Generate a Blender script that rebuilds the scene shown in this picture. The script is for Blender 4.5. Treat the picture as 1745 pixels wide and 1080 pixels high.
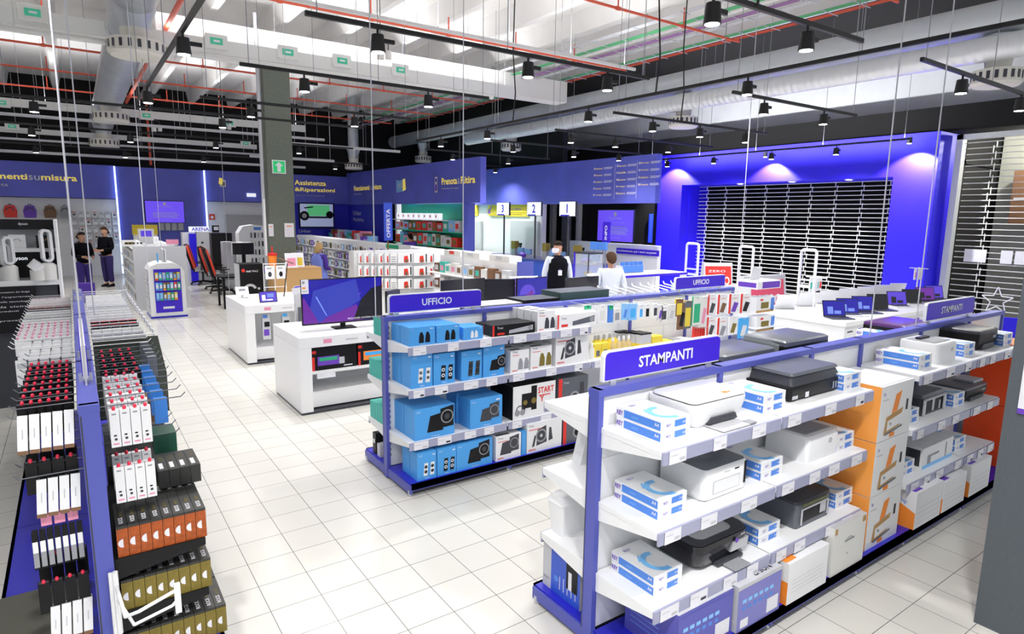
import bpy, bmesh, math, random
from mathutils import Vector, Matrix
random.seed(7)
for o in list(bpy.data.objects): bpy.data.objects.remove(o)
scn = bpy.context.scene
col = scn.collection
PI = math.pi
# ------------------------------------------------------------------ camera
cam_d = bpy.data.cameras.new('camera'); cam = bpy.data.objects.new('camera', cam_d); col.objects.link(cam)
scn.camera = cam
cam_d.sensor_width = 36.0; cam_d.lens = 1066.34/1745*36.0; cam_d.clip_start = .05; cam_d.clip_end = 200
_ya, _pi, _ro = 0.611185453, 0.160412611, -0.0148014199
_f = Vector((math.sin(_ya)*math.cos(_pi), math.cos(_ya)*math.cos(_pi), -math.sin(_pi)))
_r = Vector((math.cos(_ya), -math.sin(_ya), 0)); _d = _f.cross(_r)
_r2 = math.cos(_ro)*_r + math.sin(_ro)*_d; _d2 = -math.sin(_ro)*_r + math.cos(_ro)*_d
cam.matrix_world = Matrix(((_r2.x, -_d2.x, -_f.x, 0), (_r2.y, -_d2.y, -_f.y, 0), (_r2.z, -_d2.z, -_f.z, 2.3297), (0, 0, 0, 1)))
# ------------------------------------------------------------------ world and exposure
w = bpy.data.worlds.new('world'); scn.world = w; w.use_nodes = True
w.node_tree.nodes['Background'].inputs[0].default_value = (.93, .96, 1, 1)
w.node_tree.nodes['Background'].inputs[1].default_value = 0.55
vs = scn.view_settings
vs.view_transform = 'Standard'; vs.look = 'None'; vs.exposure = 0.32; vs.gamma = 1.0; vs.use_curve_mapping = False
SPOT_W = 70
# ------------------------------------------------------------------ materials
MATS = {}
def mat(name, c=(.8, .8, .8), rough=.5, metal=0., emit=0., alpha=1., noise=0., nscale=20., spec=None, emit_c=None, trans=0.):
    if name in MATS: return MATS[name]
    m = bpy.data.materials.new(name); m.use_nodes = True
    nt = m.node_tree; b = nt.nodes['Principled BSDF']
    b.inputs['Base Color'].default_value = (*c, 1); b.inputs['Roughness'].default_value = rough
    b.inputs['Metallic'].default_value = metal
    if spec is not None: b.inputs['Specular IOR Level'].default_value = spec
    if emit:
        b.inputs['Emission Color'].default_value = (*(emit_c or c), 1); b.inputs['Emission Strength'].default_value = emit
    if alpha < 1: b.inputs['Alpha'].default_value = alpha
    if trans: b.inputs['Transmission Weight'].default_value = trans
    if noise:
        tc = nt.nodes.new('ShaderNodeTexCoord'); n = nt.nodes.new('ShaderNodeTexNoise'); n.inputs['Scale'].default_value = nscale
        mx = nt.nodes.new('ShaderNodeMix'); mx.data_type = 'RGBA'
        mx.inputs[6].default_value = (*[max(0, v*(1-noise)) for v in c], 1); mx.inputs[7].default_value = (*[min(1, v*(1+noise)) for v in c], 1)
        nt.links.new(tc.outputs['Object'], n.inputs['Vector']); nt.links.new(n.outputs['Fac'], mx.inputs[0]); nt.links.new(mx.outputs[2], b.inputs['Base Color'])
    MATS[name] = m; return m
WHITE = mat('white', (.84, .85, .87), .45); WHITE2 = mat('white_gloss', (.85, .86, .88), .2)
def duct_mat(name, c, freq):
    m = mat(name, c, .42, .35); nt = m.node_tree; tc = nt.nodes.new('ShaderNodeTexCoord'); wv = nt.nodes.new('ShaderNodeTexWave'); bp = nt.nodes.new('ShaderNodeBump')
    wv.bands_direction = 'Y'; wv.inputs['Scale'].default_value = freq; wv.inputs['Distortion'].default_value = 0; wv.wave_profile = 'SIN'; bp.inputs['Strength'].default_value = .5; bp.inputs['Distance'].default_value = .02
    nt.links.new(tc.outputs['Object'], wv.inputs['Vector']); nt.links.new(wv.outputs['Fac'], bp.inputs['Height']); nt.links.new(bp.outputs['Normal'], nt.nodes['Principled BSDF'].inputs['Normal']); return m
OFFW = mat('off_white', (.75, .75, .73), .5); LGREY = mat('light_grey', (.55, .56, .6), .5); GREY = mat('grey', (.3, .31, .34), .5)
DGREY = mat('dark_grey', (.05, .053, .065), .4, spec=.4); BLACK = mat('black', (.008, .008, .01), .4, spec=.25); GBLACK = mat('gloss_black', (.012, .012, .018), .12)
PEWTER = mat('pewter', (.11, .12, .145), .3); SILVER = mat('silver', (.62, .63, .66), .3, .6)
STEEL = mat('galvanised', (.55, .58, .62), .38, .55, noise=.18, nscale=3)
RAIL = mat('gondola_blue', (.085, .1, .44), .4); BASEB = mat('base_blue', (.02, .02, .5), .3)
SIGNB = mat('sign_blue', (.045, .01, .62), .4); PORTB = mat('portal_blue', (.022, .008, .92), .5, noise=.08, nscale=2)
WALLB = mat('fascia_blue', (.12, .14, .64), .45, noise=.25, nscale=1.2)
RED = mat('red', (.75, .03, .02), .4); PIPERED = mat('pipe_red', (.7, .1, .05), .45); LOCK = mat('lock_red', (.85, .03, .08), .3)
ORANGE = mat('orange', (.95, .28, .03), .5); YELLOW = mat('yellow', (.8, .62, .05), .5); GOLDT = mat('sign_yellow_glow', (1., .78, .16), .5, emit=.25)  # slight glow added so the yellow lettering reads bright
SKYB = mat('sky_blue', (.06, .42, .9), .45); LBLUE = mat('ream_blue', (.08, .25, .75), .45); PALEB = mat('pale_blue', (.25, .55, .95), .45)
GREEN = mat('green', (.02, .42, .2), .5); TEAL = mat('teal', (.05, .5, .42), .5); OLIVE = mat('olive_gold', (.2, .15, .02), .5, noise=.3, nscale=60)
ORR = mat('burnt_orange', (.4, .08, .01), .5, noise=.6, nscale=50); TAN = mat('cardboard', (.5, .3, .12), .7); BROWN = mat('brown', (.2, .1, .05), .6)
SKIN = mat('skin', (.55, .3, .2), .5); INK = mat('ink', (.03, .03, .06), .5); PRICE = mat('price_strip', (.36, .37, .52), .25)
TAG = mat('tag_white', (.8, .8, .86), .4); PINK = mat('pink', (.8, .3, .45), .5); PURPLE = mat('purple', (.15, .05, .5), .5)
CAP = mat('lamp_black', (.006, .006, .007), .5); LENS = mat('lens', (1, 1, 1), .3, emit=14.)
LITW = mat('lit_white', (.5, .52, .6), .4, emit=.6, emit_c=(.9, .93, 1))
def clearmat(name, c, a): return mat(name, c, .08, alpha=a)
ACRYL = clearmat('acrylic', (.8, .88, .92), .28); GLASS = clearmat('shop_glass', (.6, .65, .6), .18)
# ------------------------------------------------------------------ text cache
_TX = {}
def text_geo(s, bold=False):
    k = (s, bold)
    if k not in _TX:
        c = bpy.data.curves.new('t', 'FONT'); c.body = s; c.size = 1; c.resolution_u = 2; c.align_x = 'LEFT'
        c.offset = .022 if bold else 0.0
        o = bpy.data.objects.new('t', c); col.objects.link(o)
        dg = bpy.context.evaluated_depsgraph_get(); me = o.evaluated_get(dg).to_mesh()
        v = [tuple(p.co) for p in me.vertices]; f = [tuple(p.vertices) for p in me.polygons]
        o.evaluated_get(dg).to_mesh_clear(); bpy.data.objects.remove(o); bpy.data.curves.remove(c)
        xs = [p[0] for p in v] or [0, 1]; ys = [p[1] for p in v] or [0, 1]
        x0, y0 = min(xs), min(ys); W = max(xs)-x0; H = max(ys)-y0
        _TX[k] = ([(p[0]-x0, p[1]-y0) for p in v], f, W, H)
    return _TX[k]
# ------------------------------------------------------------------ mesh builder
class MB:
    def __init__(s): s.v = []; s.f = []; s.m = []; s.mats = []
    def mi(s, m):
        if m not in s.mats: s.mats.append(m)
        return s.mats.index(m)
    def add(s, vs_, fs, m):
        b = len(s.v); s.v += [tuple(v) for v in vs_]; k = s.mi(m)
        for f in fs: s.f.append(tuple(b+i for i in f)); s.m.append(k)
        return s
    def box(s, x0, x1, y0, y1, z0, z1, m, rot=None, piv=None):
        vs_ = [Vector((x, y, z)) for z in (z0, z1) for y in (y0, y1) for x in (x0, x1)]
        if rot:
            p = Vector(piv or ((x0+x1)/2, (y0+y1)/2, (z0+z1)/2)); vs_ = [p+rot@(v-p) for v in vs_]
        return s.add(vs_, [(0, 2, 3, 1), (4, 5, 7, 6), (0, 1, 5, 4), (2, 6, 7, 3), (0, 4, 6, 2), (1, 3, 7, 5)], m)
    def cyl(s, a, b, r, m, n=12, r2=None, caps=True):
        a = Vector(a); b = Vector(b); d = (b-a).normalized(); u = d.orthogonal().normalized(); w_ = d.cross(u); r2 = r if r2 is None else r2
        vs_ = [a+r*(math.cos(2*PI*i/n)*u+math.sin(2*PI*i/n)*w_) for i in range(n)]+[b+r2*(math.cos(2*PI*i/n)*u+math.sin(2*PI*i/n)*w_) for i in range(n)]
        fs = [(i, (i+1) % n, n+(i+1) % n, n+i) for i in range(n)]
        if caps: fs += [tuple(range(n-1, -1, -1)), tuple(range(n, 2*n))]
        return s.add(vs_, fs, m)
    def tube(s, pts, r, m, n=6):
        for a, b in zip(pts[:-1], pts[1:]): s.cyl(a, b, r, m, n)
        return s
    def lathe(s, prof, c, m, n=20):
        vs_ = []; fs = []
        for (r, z) in prof: vs_ += [(c[0]+r*math.cos(2*PI*i/n), c[1]+r*math.sin(2*PI*i/n), c[2]+z) for i in range(n)]
        for j in range(len(prof)-1):
            for i in range(n): fs.append((j*n+i, j*n+(i+1) % n, (j+1)*n+(i+1) % n, (j+1)*n+i))
        fs += [tuple(range(n-1, -1, -1)), tuple((len(prof)-1)*n+i for i in range(n))]
        return s.add(vs_, fs, m)
    def loft(s, secs, m, seg=3):   # rounded rectangles (z,x0,x1,y0,y1,r)
        vs_ = []; n = 4*(seg+1)
        for (z, x0, x1, y0, y1, r) in secs:
            for q, (cx, cy) in enumerate(((x1-r, y1-r), (x0+r, y1-r), (x0+r, y0+r), (x1-r, y0+r))):
                for k in range(seg+1):
                    a = PI/2*(q+k/seg); vs_.append((cx+r*math.cos(a), cy+r*math.sin(a), z))
        fs = [(j*n+i, j*n+(i+1) % n, (j+1)*n+(i+1) % n, (j+1)*n+i) for j in range(len(secs)-1) for i in range(n)]
        fs += [tuple(range(n-1, -1, -1)), tuple((len(secs)-1)*n+i for i in range(n))]
        return s.add(vs_, fs, m)
    def prism(s, poly, ax, lo, hi, m):   # polygon in the plane normal to ax
        n = len(poly)
        def P(u, v, t): return (t, u, v) if ax == 'x' else (u, t, v) if ax == 'y' else (u, v, t)
        return s.add([P(u, v, lo) for u, v in poly]+[P(u, v, hi) for u, v in poly],
                     [tuple(range(n)), tuple(range(2*n-1, n-1, -1))]+[(i, (i+1) % n, n+(i+1) % n, n+i) for i in range(n)], m)
    # surface pattern: f 'f' front (y=c, u=x v=z), 'l' left (x=c, u=y v=z), 't' top (z=c, u=x v=y), 'r' right, 'b' back
    def pat(s, f, c, pts, m, off=.0012):
        if f == 'f': q = [(u, c-off, v) for u, v in pts]
        elif f == 'b': q = [(-u, c+off, v) for u, v in pts]
        elif f == 'l': q = [(c-off, -u, v) for u, v in pts]
        elif f == 'r': q = [(c+off, u, v) for u, v in pts]
        else: q = [(u, v, c+off) for u, v in pts]
        return s.add(q, [tuple(range(len(q)))], m)
    def rect(s, f, c, u0, u1, v0, v1, m, off=.0012): return s.pat(f, c, [(u0, v0), (u1, v0), (u1, v1), (u0, v1)], m, off)
    def disc(s, f, c, u, v, r, m, off=.0016, n=14, a0=0, a1=2*PI, rv=None):
        rv = rv or r; k = n if a1-a0 < 6.2 else n-1
        return s.pat(f, c, [(u+r*math.cos(a0+(a1-a0)*i/n), v+rv*math.sin(a0+(a1-a0)*i/n)) for i in range(k+1)], m, off)
    def arc(s, f, c, u, v, r0, r1, a0, a1, m, off=.0016, n=14):
        for i in range(n):
            a, b = a0+(a1-a0)*i/n, a0+(a1-a0)*(i+1)/n
            s.pat(f, c, [(u+r0*math.cos(a), v+r0*math.sin(a)), (u+r1*math.cos(a), v+r1*math.sin(a)), (u+r1*math.cos(b), v+r1*math.sin(b)), (u+r0*math.cos(b), v+r0*math.sin(b))], m, off)
        return s
    def text(s, t, f, c, u, v, h, m, wid=None, off=.002, bold=False, center=False, rot=0, sh=0.):
        vs_, fs, W, H = text_geo(t, bold); k = h/max(H, .01); kx = (wid/W) if wid else k
        du = -W*kx/2 if center else 0; ca, sa = math.cos(rot), math.sin(rot)
        P = [(u+(x*kx+du+sh*y*k)*ca-(y*k)*sa, v+(x*kx+du+sh*y*k)*sa+(y*k)*ca) for x, y in vs_]
        if f == 'f': q = [(a, c-off, b) for a, b in P]
        elif f == 'b': q = [(-a, c+off, b) for a, b in P]
        elif f == 'l': q = [(c-off, -a, b) for a, b in P]
        elif f == 'r': q = [(c+off, a, b) for a, b in P]
        else: q = [(a, b, c+off) for a, b in P]
        return s.add(q, fs, m)
    def xf(s, M_):
        s.v = [tuple(M_@Vector(v)) for v in s.v]; return s
    def build(s, name, parent=None, loc=(0, 0, 0), rz=0, bevel=0, smooth=0, label=None, kind=None, seg=2):
        me = bpy.data.meshes.new(name); me.from_pydata(s.v, [], s.f); me.update()
        for m in s.mats: me.materials.append(m)
        me.polygons.foreach_set('material_index', s.m)
        if smooth:
            me.polygons.foreach_set('use_smooth', [True]*len(me.polygons)); me.set_sharp_from_angle(angle=math.radians(smooth))
        o = bpy.data.objects.new(name, me); col.objects.link(o)
        o.location = loc; o.rotation_euler = (0, 0, rz)
        if parent: o.parent = parent
        if bevel:
            b = o.modifiers.new('bevel', 'BEVEL'); b.width = bevel; b.segments = seg; b.limit_method = 'ANGLE'; b.angle_limit = math.radians(50)
        if label: o['label'] = label
        if kind: o['kind'] = kind
        return o
def tag(o, label, cat, group=None):
    o['label'] = label; o['category'] = cat
    if group: o['group'] = group
    return o
def thing(name, label, cat, loc=(0, 0, 0), rz=0, group=None):
    o = bpy.data.objects.new(name, None); col.objects.link(o); o.location = loc; o.rotation_euler = (0, 0, rz); o.empty_display_size = .1
    return tag(o, label, cat, group)
def struct(o): o['kind'] = 'structure'; return o
CH = {}
def copy_tree(o, parent=None):
    c = o.copy(); col.objects.link(c)
    if parent: c.parent = parent; c.matrix_parent_inverse = o.matrix_parent_inverse.copy()
    for ch in o.children: copy_tree(ch, c)
    return c
USED = set()
def place(proto, loc, rz=0, label=None, group=None, tilt=None):
    """the first placement moves the prototype itself, later ones copy it with its parts"""
    o = proto if proto.name not in USED else copy_tree(proto)
    USED.add(proto.name)
    o.location = loc; o.rotation_euler = tilt or (0, 0, rz)
    if label: o['label'] = label
    if group: o['group'] = group
    return o
ORD = ['first', 'second', 'third', 'fourth', 'fifth', 'sixth', 'seventh', 'eighth', 'ninth', 'tenth', 'eleventh', 'twelfth', 'thirteenth', 'fourteenth', 'fifteenth', 'sixteenth', 'seventeenth', 'eighteenth', 'nineteenth', 'twentieth']
# ================================================================== the shell
def floor_mat():
    m = bpy.data.materials.new('floor_tiles'); m.use_nodes = True; nt = m.node_tree; b = nt.nodes['Principled BSDF']
    tc = nt.nodes.new('ShaderNodeTexCoord'); mp = nt.nodes.new('ShaderNodeMapping'); br = nt.nodes.new('ShaderNodeTexBrick')
    mp.inputs['Location'].default_value = (-.188, -.263, 0)
    br.offset = 0; br.squash = 1
    for k, v in (('Scale', 1), ('Mortar Size', .0026), ('Mortar Smooth', .1), ('Bias', 0), ('Brick Width', .3), ('Row Height', .3)): br.inputs[k].default_value = v
    br.inputs['Color1'].default_value = (.66, .655, .61, 1); br.inputs['Color2'].default_value = (.7, .69, .65, 1); br.inputs['Mortar'].default_value = (.19, .19, .175, 1)
    n = nt.nodes.new('ShaderNodeTexNoise'); n.inputs['Scale'].default_value = 1.3; n.inputs['Detail'].default_value = 5
    rp = nt.nodes.new('ShaderNodeMapRange'); rp.inputs[3].default_value = .2; rp.inputs[4].default_value = .28
    mx = nt.nodes.new('ShaderNodeMix'); mx.data_type = 'RGBA'; mx.blend_type = 'MULTIPLY'; mx.inputs[0].default_value = .1
    L = nt.links.new
    L(tc.outputs['Object'], mp.inputs['Vector']); L(mp.outputs['Vector'], br.inputs['Vector']); L(tc.outputs['Object'], n.inputs['Vector'])
    L(br.outputs['Color'], mx.inputs[6]); L(n.outputs['Fac'], mx.inputs[7]); L(mx.outputs[2], b.inputs['Base Color'])
    L(n.outputs['Fac'], rp.inputs[0]); L(rp.outputs[0], b.inputs['Roughness'])
    return m
def slab(name, x0, x1, y0, y1, z0, z1, m): return struct(MB().box(x0, x1, y0, y1, z0, z1, m).build(name))
slab('floor', -5, 24, -3, 30, -.12, 0, floor_mat())
CEIL = mat('ceiling_concrete', (.8, .79, .78), .8, noise=.07, nscale=2)
BLK = mat('black_plaster', (.004, .004, .005), .9)  # painted black walls, and the dark behind the shutter
c_ = MB().box(-5, 12.9, -3, 28, 6.75, 6.9, CEIL)
for i in range(13):    # double-tee ribs along the depth of the hall
    x = -4.2+i*1.38
    c_.prism([(x-.16, 6.76), (x-.07, 6.32), (x+.07, 6.32), (x+.16, 6.76)], 'y', -3, 28, CEIL)
struct(c_.build('ceiling'))
struct(MB().box(1.6, 11.6, 14.05, 14.55, 5.45, 6.0, CEIL).build('ceiling_beam'))#(, -5, 12.9, 14.05, 14.55, 5.45, 6.0, CEIL)
slab('ceiling_aisle', 12.9, 16.6, 0, 27.5, 6.75, 6.9, BLK)['label'] = 'black painted ceiling over the entrance side'
WPAN = mat('wall_white', (.8, .81, .83), .5)
slab('wall_left', -5.2, -5, 3, 27.5, 0, 6.9, WPAN)
slab('wall_back', -5, 10.3, 27.2, 27.5, 0, 6.9, BLK)
slab('wall_back_panelling', -5, 10, 27.05, 27.2, 0, 2.7, WPAN)
slab('wall_right', 16, 16.3, 2.0, 20, 4.75, 6.9, mat('plaster_grey', (.72, .74, .78), .8, noise=.12, nscale=1.5))
slab('wall_right_far', 13.1, 13.3, 16, 27.2, 3.9, 6.9, BLK)
slab('wall_right_black', 15.36, 16.35, 2.0, 20, 4.22, 4.75, BLK)
slab('wall_recess', 13.2, 15.3, 19.9, 20.1, 0, 6.9, BLK)
slab('wall_right_rear', 10.25, 13.3, 26.9, 27.2, 0, 6.9, BLK)
slab('wall_pickup', 13.0, 13.2, 16.9, 26.9, 0, 2.72, WPAN)
slab('wall_pickup_end', 10.25, 13.3, 22.4, 22.55, 0, 2.7, WPAN)
# blue fascia bands
def fascia(name, x0, x1, y0, y1, z0, z1, m): return struct(MB().box(x0, x1, y0, y1, z0, z1, m).build(name))
fascia('trim_1', -5, 1.4, 26.85, 27.05, 2.72, 3.88, WALLB)
fascia('trim_2', 4.34, 10, 26.85, 27.05, 2.72, 3.88, WALLB)
fascia('trim_3', 10, 10.2, 16.0, 27.0, 2.7, 4.03, WALLB)
fascia('trim_4', 12.8, 13.0, 11.72, 21, 2.72, 4.0, WALLB)
mid = MB().box(1.44, 4.3, 26.8, 27.04, 1.0, 3.86, WALLB); struct(mid.build('trim_5'))
for k, x in ((6, 1.4), (7, 4.3)):
    struct(MB().box(x, x+.045, 26.72, 26.84, .05, 3.86, mat('led_strip', (.6, .75, 1), .4, emit=1.6)).build('trim_%d' % k))
# blue side of the mobility corner under the right hand fascia
PORTW = mat('wall_blue', (.02, .02, .55), .5)
fascia('trim_8', 10.05, 10.25, 23.2, 27, 0, 2.7, PORTW); fascia('trim_9', 7.4, 10.05, 26.95, 27.05, 0, 2.72, PORTW)
# portal
p_ = MB().box(15.0, 15.35, 12.7, 13.62, 0, 4.2, PORTB).box(15.0, 15.35, 5.95, 6.8, 0, 4.2, PORTB).box(15.0, 15.35, 6.8, 12.7, 3.3, 4.2, PORTB)
p_.box(15.35, 16.2, 12.68, 12.8, 0, 3.32, PORTB).box(15.35, 16.2, 6.7, 6.82, 0, 3.32, PORTB).box(15.35, 16.2, 6.7, 12.8, 3.3, 3.45, PORTB)
p_.box(15.35, 15.9, 5.95, 6.1, 0, 4.2, PORTB)
struct(p_.build('trim_10', label='bright blue square portal framing the closed shutter'))
# ================================================================== closed roller shutter and what lies behind
def shutter(name, x, y0, y1, z0, z1, nv, label, m, pitch=.108):
    t = thing(name, label, 'shutter', (x, (y0+y1)/2, 0))
    ya, yb = y0-(y0+y1)/2, y1-(y0+y1)/2
    s = MB(); z = z0
    while z < z1: s.box(-.007, .007, ya, yb, z, z+.017, m); z += pitch
    s.build('slat', t, label='thin pale horizontal bars with open gaps')
    for i in range(nv):
        yy = ya+(yb-ya)*(i+.5)/nv
        l = MB(); z = z0; k = 0
        while z < z1-pitch: l.box(-.01, .01, yy-.007+.05*(k % 2), yy+.007+.05*(k % 2), z, z+pitch, m); z += pitch; k += 1
        z = z0; k = 0
        while z < z1-pitch: l.box(-.01, .01, yy-.007+.05*(1-k % 2), yy+.007+.05*(1-k % 2), z+pitch*.0, z+pitch*.35, m); z += pitch; k += 1
        l.build('link', t)
    return t
SHM = mat('shutter_metal', (.75, .76, .74), .4, .2)
shutter('roller_shutter', 15.8, 6.82, 12.68, .02, 3.3, 9, 'closed open-grille roller shutter inside the bright blue portal', SHM)
slab('wall_dark_backing', 19.5, 19.7, 3, 16, 0, 4.75, BLK); slab('ceiling_dark_backing', 16.3, 19.5, 5.9, 16, 3.6, 3.7, BLK)  # black closures put in to keep the space behind the shutter dark
slab('wall_dark_backing_end', 16.3, 19.5, 13.2, 13.3, 0, 3.7, BLK); slab('wall_dark_backing_near', 16.35, 19.5, 5.95, 6.05, 0, 4.7, BLK)
WF = mat('frame_white', (.75, .78, .8), .4)
g = MB().box(15.5, 15.7, 5.72, 5.84, 0, 4.15, WF).box(15.5, 15.7, 2.6, 5.84, 4.05, 4.15, WF)
struct(g.build('window_1'))
shutter('window_shutter', 15.72, 2.6, 5.7, .02, 4.0, 3, 'pale bar shutter across the shop window at the right edge', SHM, .12)
SHOPW = mat('shop_grey', (.45, .46, .42), .7, noise=.3, nscale=1.5)
slab('wall_shop', 18.3, 18.4, 1.5, 5.9, 0, 4.7, SHOPW)
for i, (y, z, ww, hh, m) in enumerate(((5.0, 2.3, .8, 1.2, BROWN), (3.9, 2.6, .7, 1.0, OLIVE), (4.4, .3, .9, 1.5, GREY), (3.2, .4, .6, 1.6, BROWN))):
    o = MB().box(0, .5, -ww/2, ww/2, 0, hh, m).box(-.01, 0, -ww/2+.05, ww/2-.05, hh*.45, hh*.5, LGREY).build('cupboard', None, (17.6, y, z if z < 1 else 0), bevel=.01)
    if z > 1: o.scale = (1, 1, 1); o.data.transform(Matrix.Translation((0, 0, z)))
    tag(o, ['brown wall cupboard seen through the right hand shop window', 'olive wall cupboard high up behind the right shop window', 'grey cabinet standing low behind the right shop window', 'brown cabinet near the pillar behind the right shop window'][i], 'cabinet')
for i, (y, z, ww) in enumerate(((5.3, 1.5, .4), (4.75, 1.5, .2), (4.42, 1.5, .38))):
    tag(MB().box(0, .004, -ww/2, ww/2, 0, .27, TAG).build('notice_sheet', None, (15.69, y, z)), ['wide white notice sheet on the shop window nearest the portal', 'narrow white notice between two wide ones on the window', 'wide white notice on the shop window nearest the pillar'][i], 'notice')
# ================================================================== ceiling services
def trackhead_proto():
    t = thing('track_spotlight', '', 'spotlight', (0, 0, 0))
    MB().cyl((0, 0, 0), (0, 0, -.09), .012, CAP, 8).box(-.02, .16, -.015, .015, -.11, -.075, CAP).build('bracket', t)
    MB().cyl((0, 0, -.05), (0, 0, -.2), .055, CAP, 16, r2=.068).build('housing', t, smooth=40)
    MB().cyl((0, 0, -.195), (0, 0, -.203), .055, LENS, 16).build('lens', t)
    return t
PH = trackhead_proto()
def lamp(o, power, spot=2.5, dz=-.22):
    ld = LD.get(power)
    if not ld:
        ld = bpy.data.lights.new('spot', 'SPOT'); ld.energy = power; ld.spot_size = spot; ld.spot_blend = .8; ld.shadow_soft_size = .07; ld.color = (1, .97, .94); LD[power] = ld
    l = bpy.data.objects.new('beam', ld); col.objects.link(l); l.parent = o; l.location = (0, 0, dz)
LD = {}
def track(x0, y0, x1, y1, z, label, heads, group='lighting tracks under the ceiling', lit=True, boost=1):
    t = thing('lighting_track', label, 'lighting track', (x0, y0, z), math.atan2(y1-y0, x1-x0), group)
    L_ = math.hypot(x1-x0, y1-y0)
    MB().box(0, L_, -.018, .018, -.02, .02, CAP).build('rail', t)
    for k in range(max(2, int(L_/1.6)+1)):
        u = .1+(L_-.2)*k/(max(2, int(L_/1.6)+1)-1); MB().cyl((u, 0, .02), (u, 0, 6.75-z), .005, GREY, 5).build('hanger', t)
    for i, u in enumerate(heads):
        f = u/L_; px, py = x0+(x1-x0)*f, y0+(y1-y0)*f
        h = place(PH, (px, py, z-.02), 0, 'spotlight %s along the %s' % (ORD[i], label.split(',')[0]), 'track spotlights')
        if lit: lamp(h, SPOT_W*boost)
TR = [(1.77, 5.65, 5.9, 5.6, 'nearest long black track left of the rail along the silver ducts', (.65, 2.33, 3.46)),
      (1.73, 7.98, 5.1, 7.95, 'second long black track over the central desks', (.73, 2.4)),
      (1.72, 10.6, 5.1, 10.5, 'third long black track crossing the tall column', (.7, 2.35)),
      (-.75, 12.3, 4.9, 12.2, 'fourth long black track in front of the white trunking', (.43, 3.07)),
      (-1.4, 16.2, 6.2, 16.2, 'fifth black track, before the far shelves', (.9, 2.6, 4.3, 6.2)),
      (-1.6, 21, 8.6, 21, 'far black track before the blue back wall', (1, 3, 5, 7, 9)),
      (3.4, 3.28, 6.25, 3.24, 'short track at the top above the printer aisle', (.7, 1.95)),
      (7.4, 3.2, 11.2, 3.2, 'short black track next to the right hand pillar', (1.05, 2.9)),
      (7.38, 5.48, 10.5, 5.42, 'short black track above the laptop counter', (.7, 2.2)),
      (7.34, 7.7, 11.4, 7.6, 'short black track above the returns counter', (.9, 2.1, 3.4)),
      (7.9, 9.9, 12.6, 9.82, 'short black track before the service sign', (.4, 1.6, 3.2)),
      (7.9, 12.2, 12.6, 12.1, 'short black track over the cash desks', (.6, 2.4, 3.9)),
      (7.7, 15, 11.8, 15, 'short black track before the pick-up sign', (.8, 2.6)),
      (-1.5, 3.6, 1.2, 3.6, 'near black track above the accessory wall', (1.35,)),
      (.6, .6, 5.0, .6, 'near black track behind the viewpoint', (.6, 2.2, 3.8)),
      (-1.8, .4, .4, .4, 'unseen track added left of the viewpoint', (.5, 1.9)),  # added out of view to brighten the near left shelf faces
      (10.6, 18.4, 12.4, 18.4, 'added short track lighting the pick-up wall', (.3, 1.5)),  # both pick-up wall tracks are added to brighten that dark side
      (10.8, 21.2, 12.4, 21.2, 'added short far track lighting the pick-up wall', (.3, 1.4))]
for (a, b, c, d, nm, hs) in TR: track(a, b, c, d, 4.0, nm, hs, boost=1.9 if b < 1 or 'pick-up wall' in nm else 1)  # viewpoint and pick-up wall tracks run stronger to lift dark areas
track(6.68, 1.7, 6.68, 13.5, 4.0, 'long black rail running beside the silver ducts', (3.06, 5.86, 8.75, 10.6))
track(1.0, 5.0, 1.0, 11.4, 4.0, 'grey black rail running into the hall at upper left', (1.87, 5.19))
for i, (y, x) in enumerate(((11.0, 14.2), (9.3, 14.2), (7.7, 14.2), (12.6, 14.2))):
    h = place(PH, (x, y, 3.985), 0, 'black spotlight before the blue portal, %s from the left' % ORD[i], 'spotlights before the portal'); lamp(h, SPOT_W)
track(14.2, 6.2, 14.2, 13.3, 4.0, 'black track added before the bright blue portal', ())  # track added to carry the portal spotlights and an upward strip
ld = bpy.data.lights.new('added_uplight', 'AREA'); ld.shape = 'RECTANGLE'; ld.size = .06; ld.size_y = 7; ld.energy = 130; l = bpy.data.objects.new('added_uplight_strip', ld); col.objects.link(l); l.location = (14.2, 9.75, 4.04); l.rotation_euler = (0, PI+.5, 0)  # upward strip added to brighten the grey upper wall
# recessed lights of the portal soffit
for i, (y, z) in enumerate(((10.82, 3.3), (9.3, 3.3), (7.86, 3.3))):
    t = thing('recessed_downlight', 'round downlight in the soffit of the blue portal, %s from the left' % ORD[i], 'downlight', (15.18, y, 3.3), 0, 'portal downlights')
    MB().lathe([(.1, -.02), (.1, 0), (.07, 0), (.07, -.02)], (0, 0, 0), WHITE).build('ring', t); MB().cyl((0, 0, -.004), (0, 0, -.022), .065, LENS, 14).build('lens', t)
# wall washers that make the scallops on the portal
for i, (y, x, z) in enumerate(((12.95, 14.55, 3.85), (9.75, 14.62, 3.8), (6.35, 14.55, 3.85))):
    t = thing('wall_washer', 'small black lamp washing the blue portal, %s from the left' % ORD[i], 'spotlight', (x, y, z+.1), 0, 'portal wall washers')
    MB().cyl((0, 0, 0), (0, 0, .12), .05, CAP, 12).build('housing', t); MB().cyl((0, 0, -.002), (0, 0, -.01), .04, LENS, 12).build('lens', t)
    ld = bpy.data.lights.new('wash', 'SPOT'); ld.energy = 420; ld.spot_size = 1.9; ld.spot_blend = .35; ld.shadow_soft_size = .02
    l = bpy.data.objects.new('beam', ld); col.objects.link(l); l.parent = t; l.location = (0, 0, -.03); l.rotation_euler = (0, -.35, 0)
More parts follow.
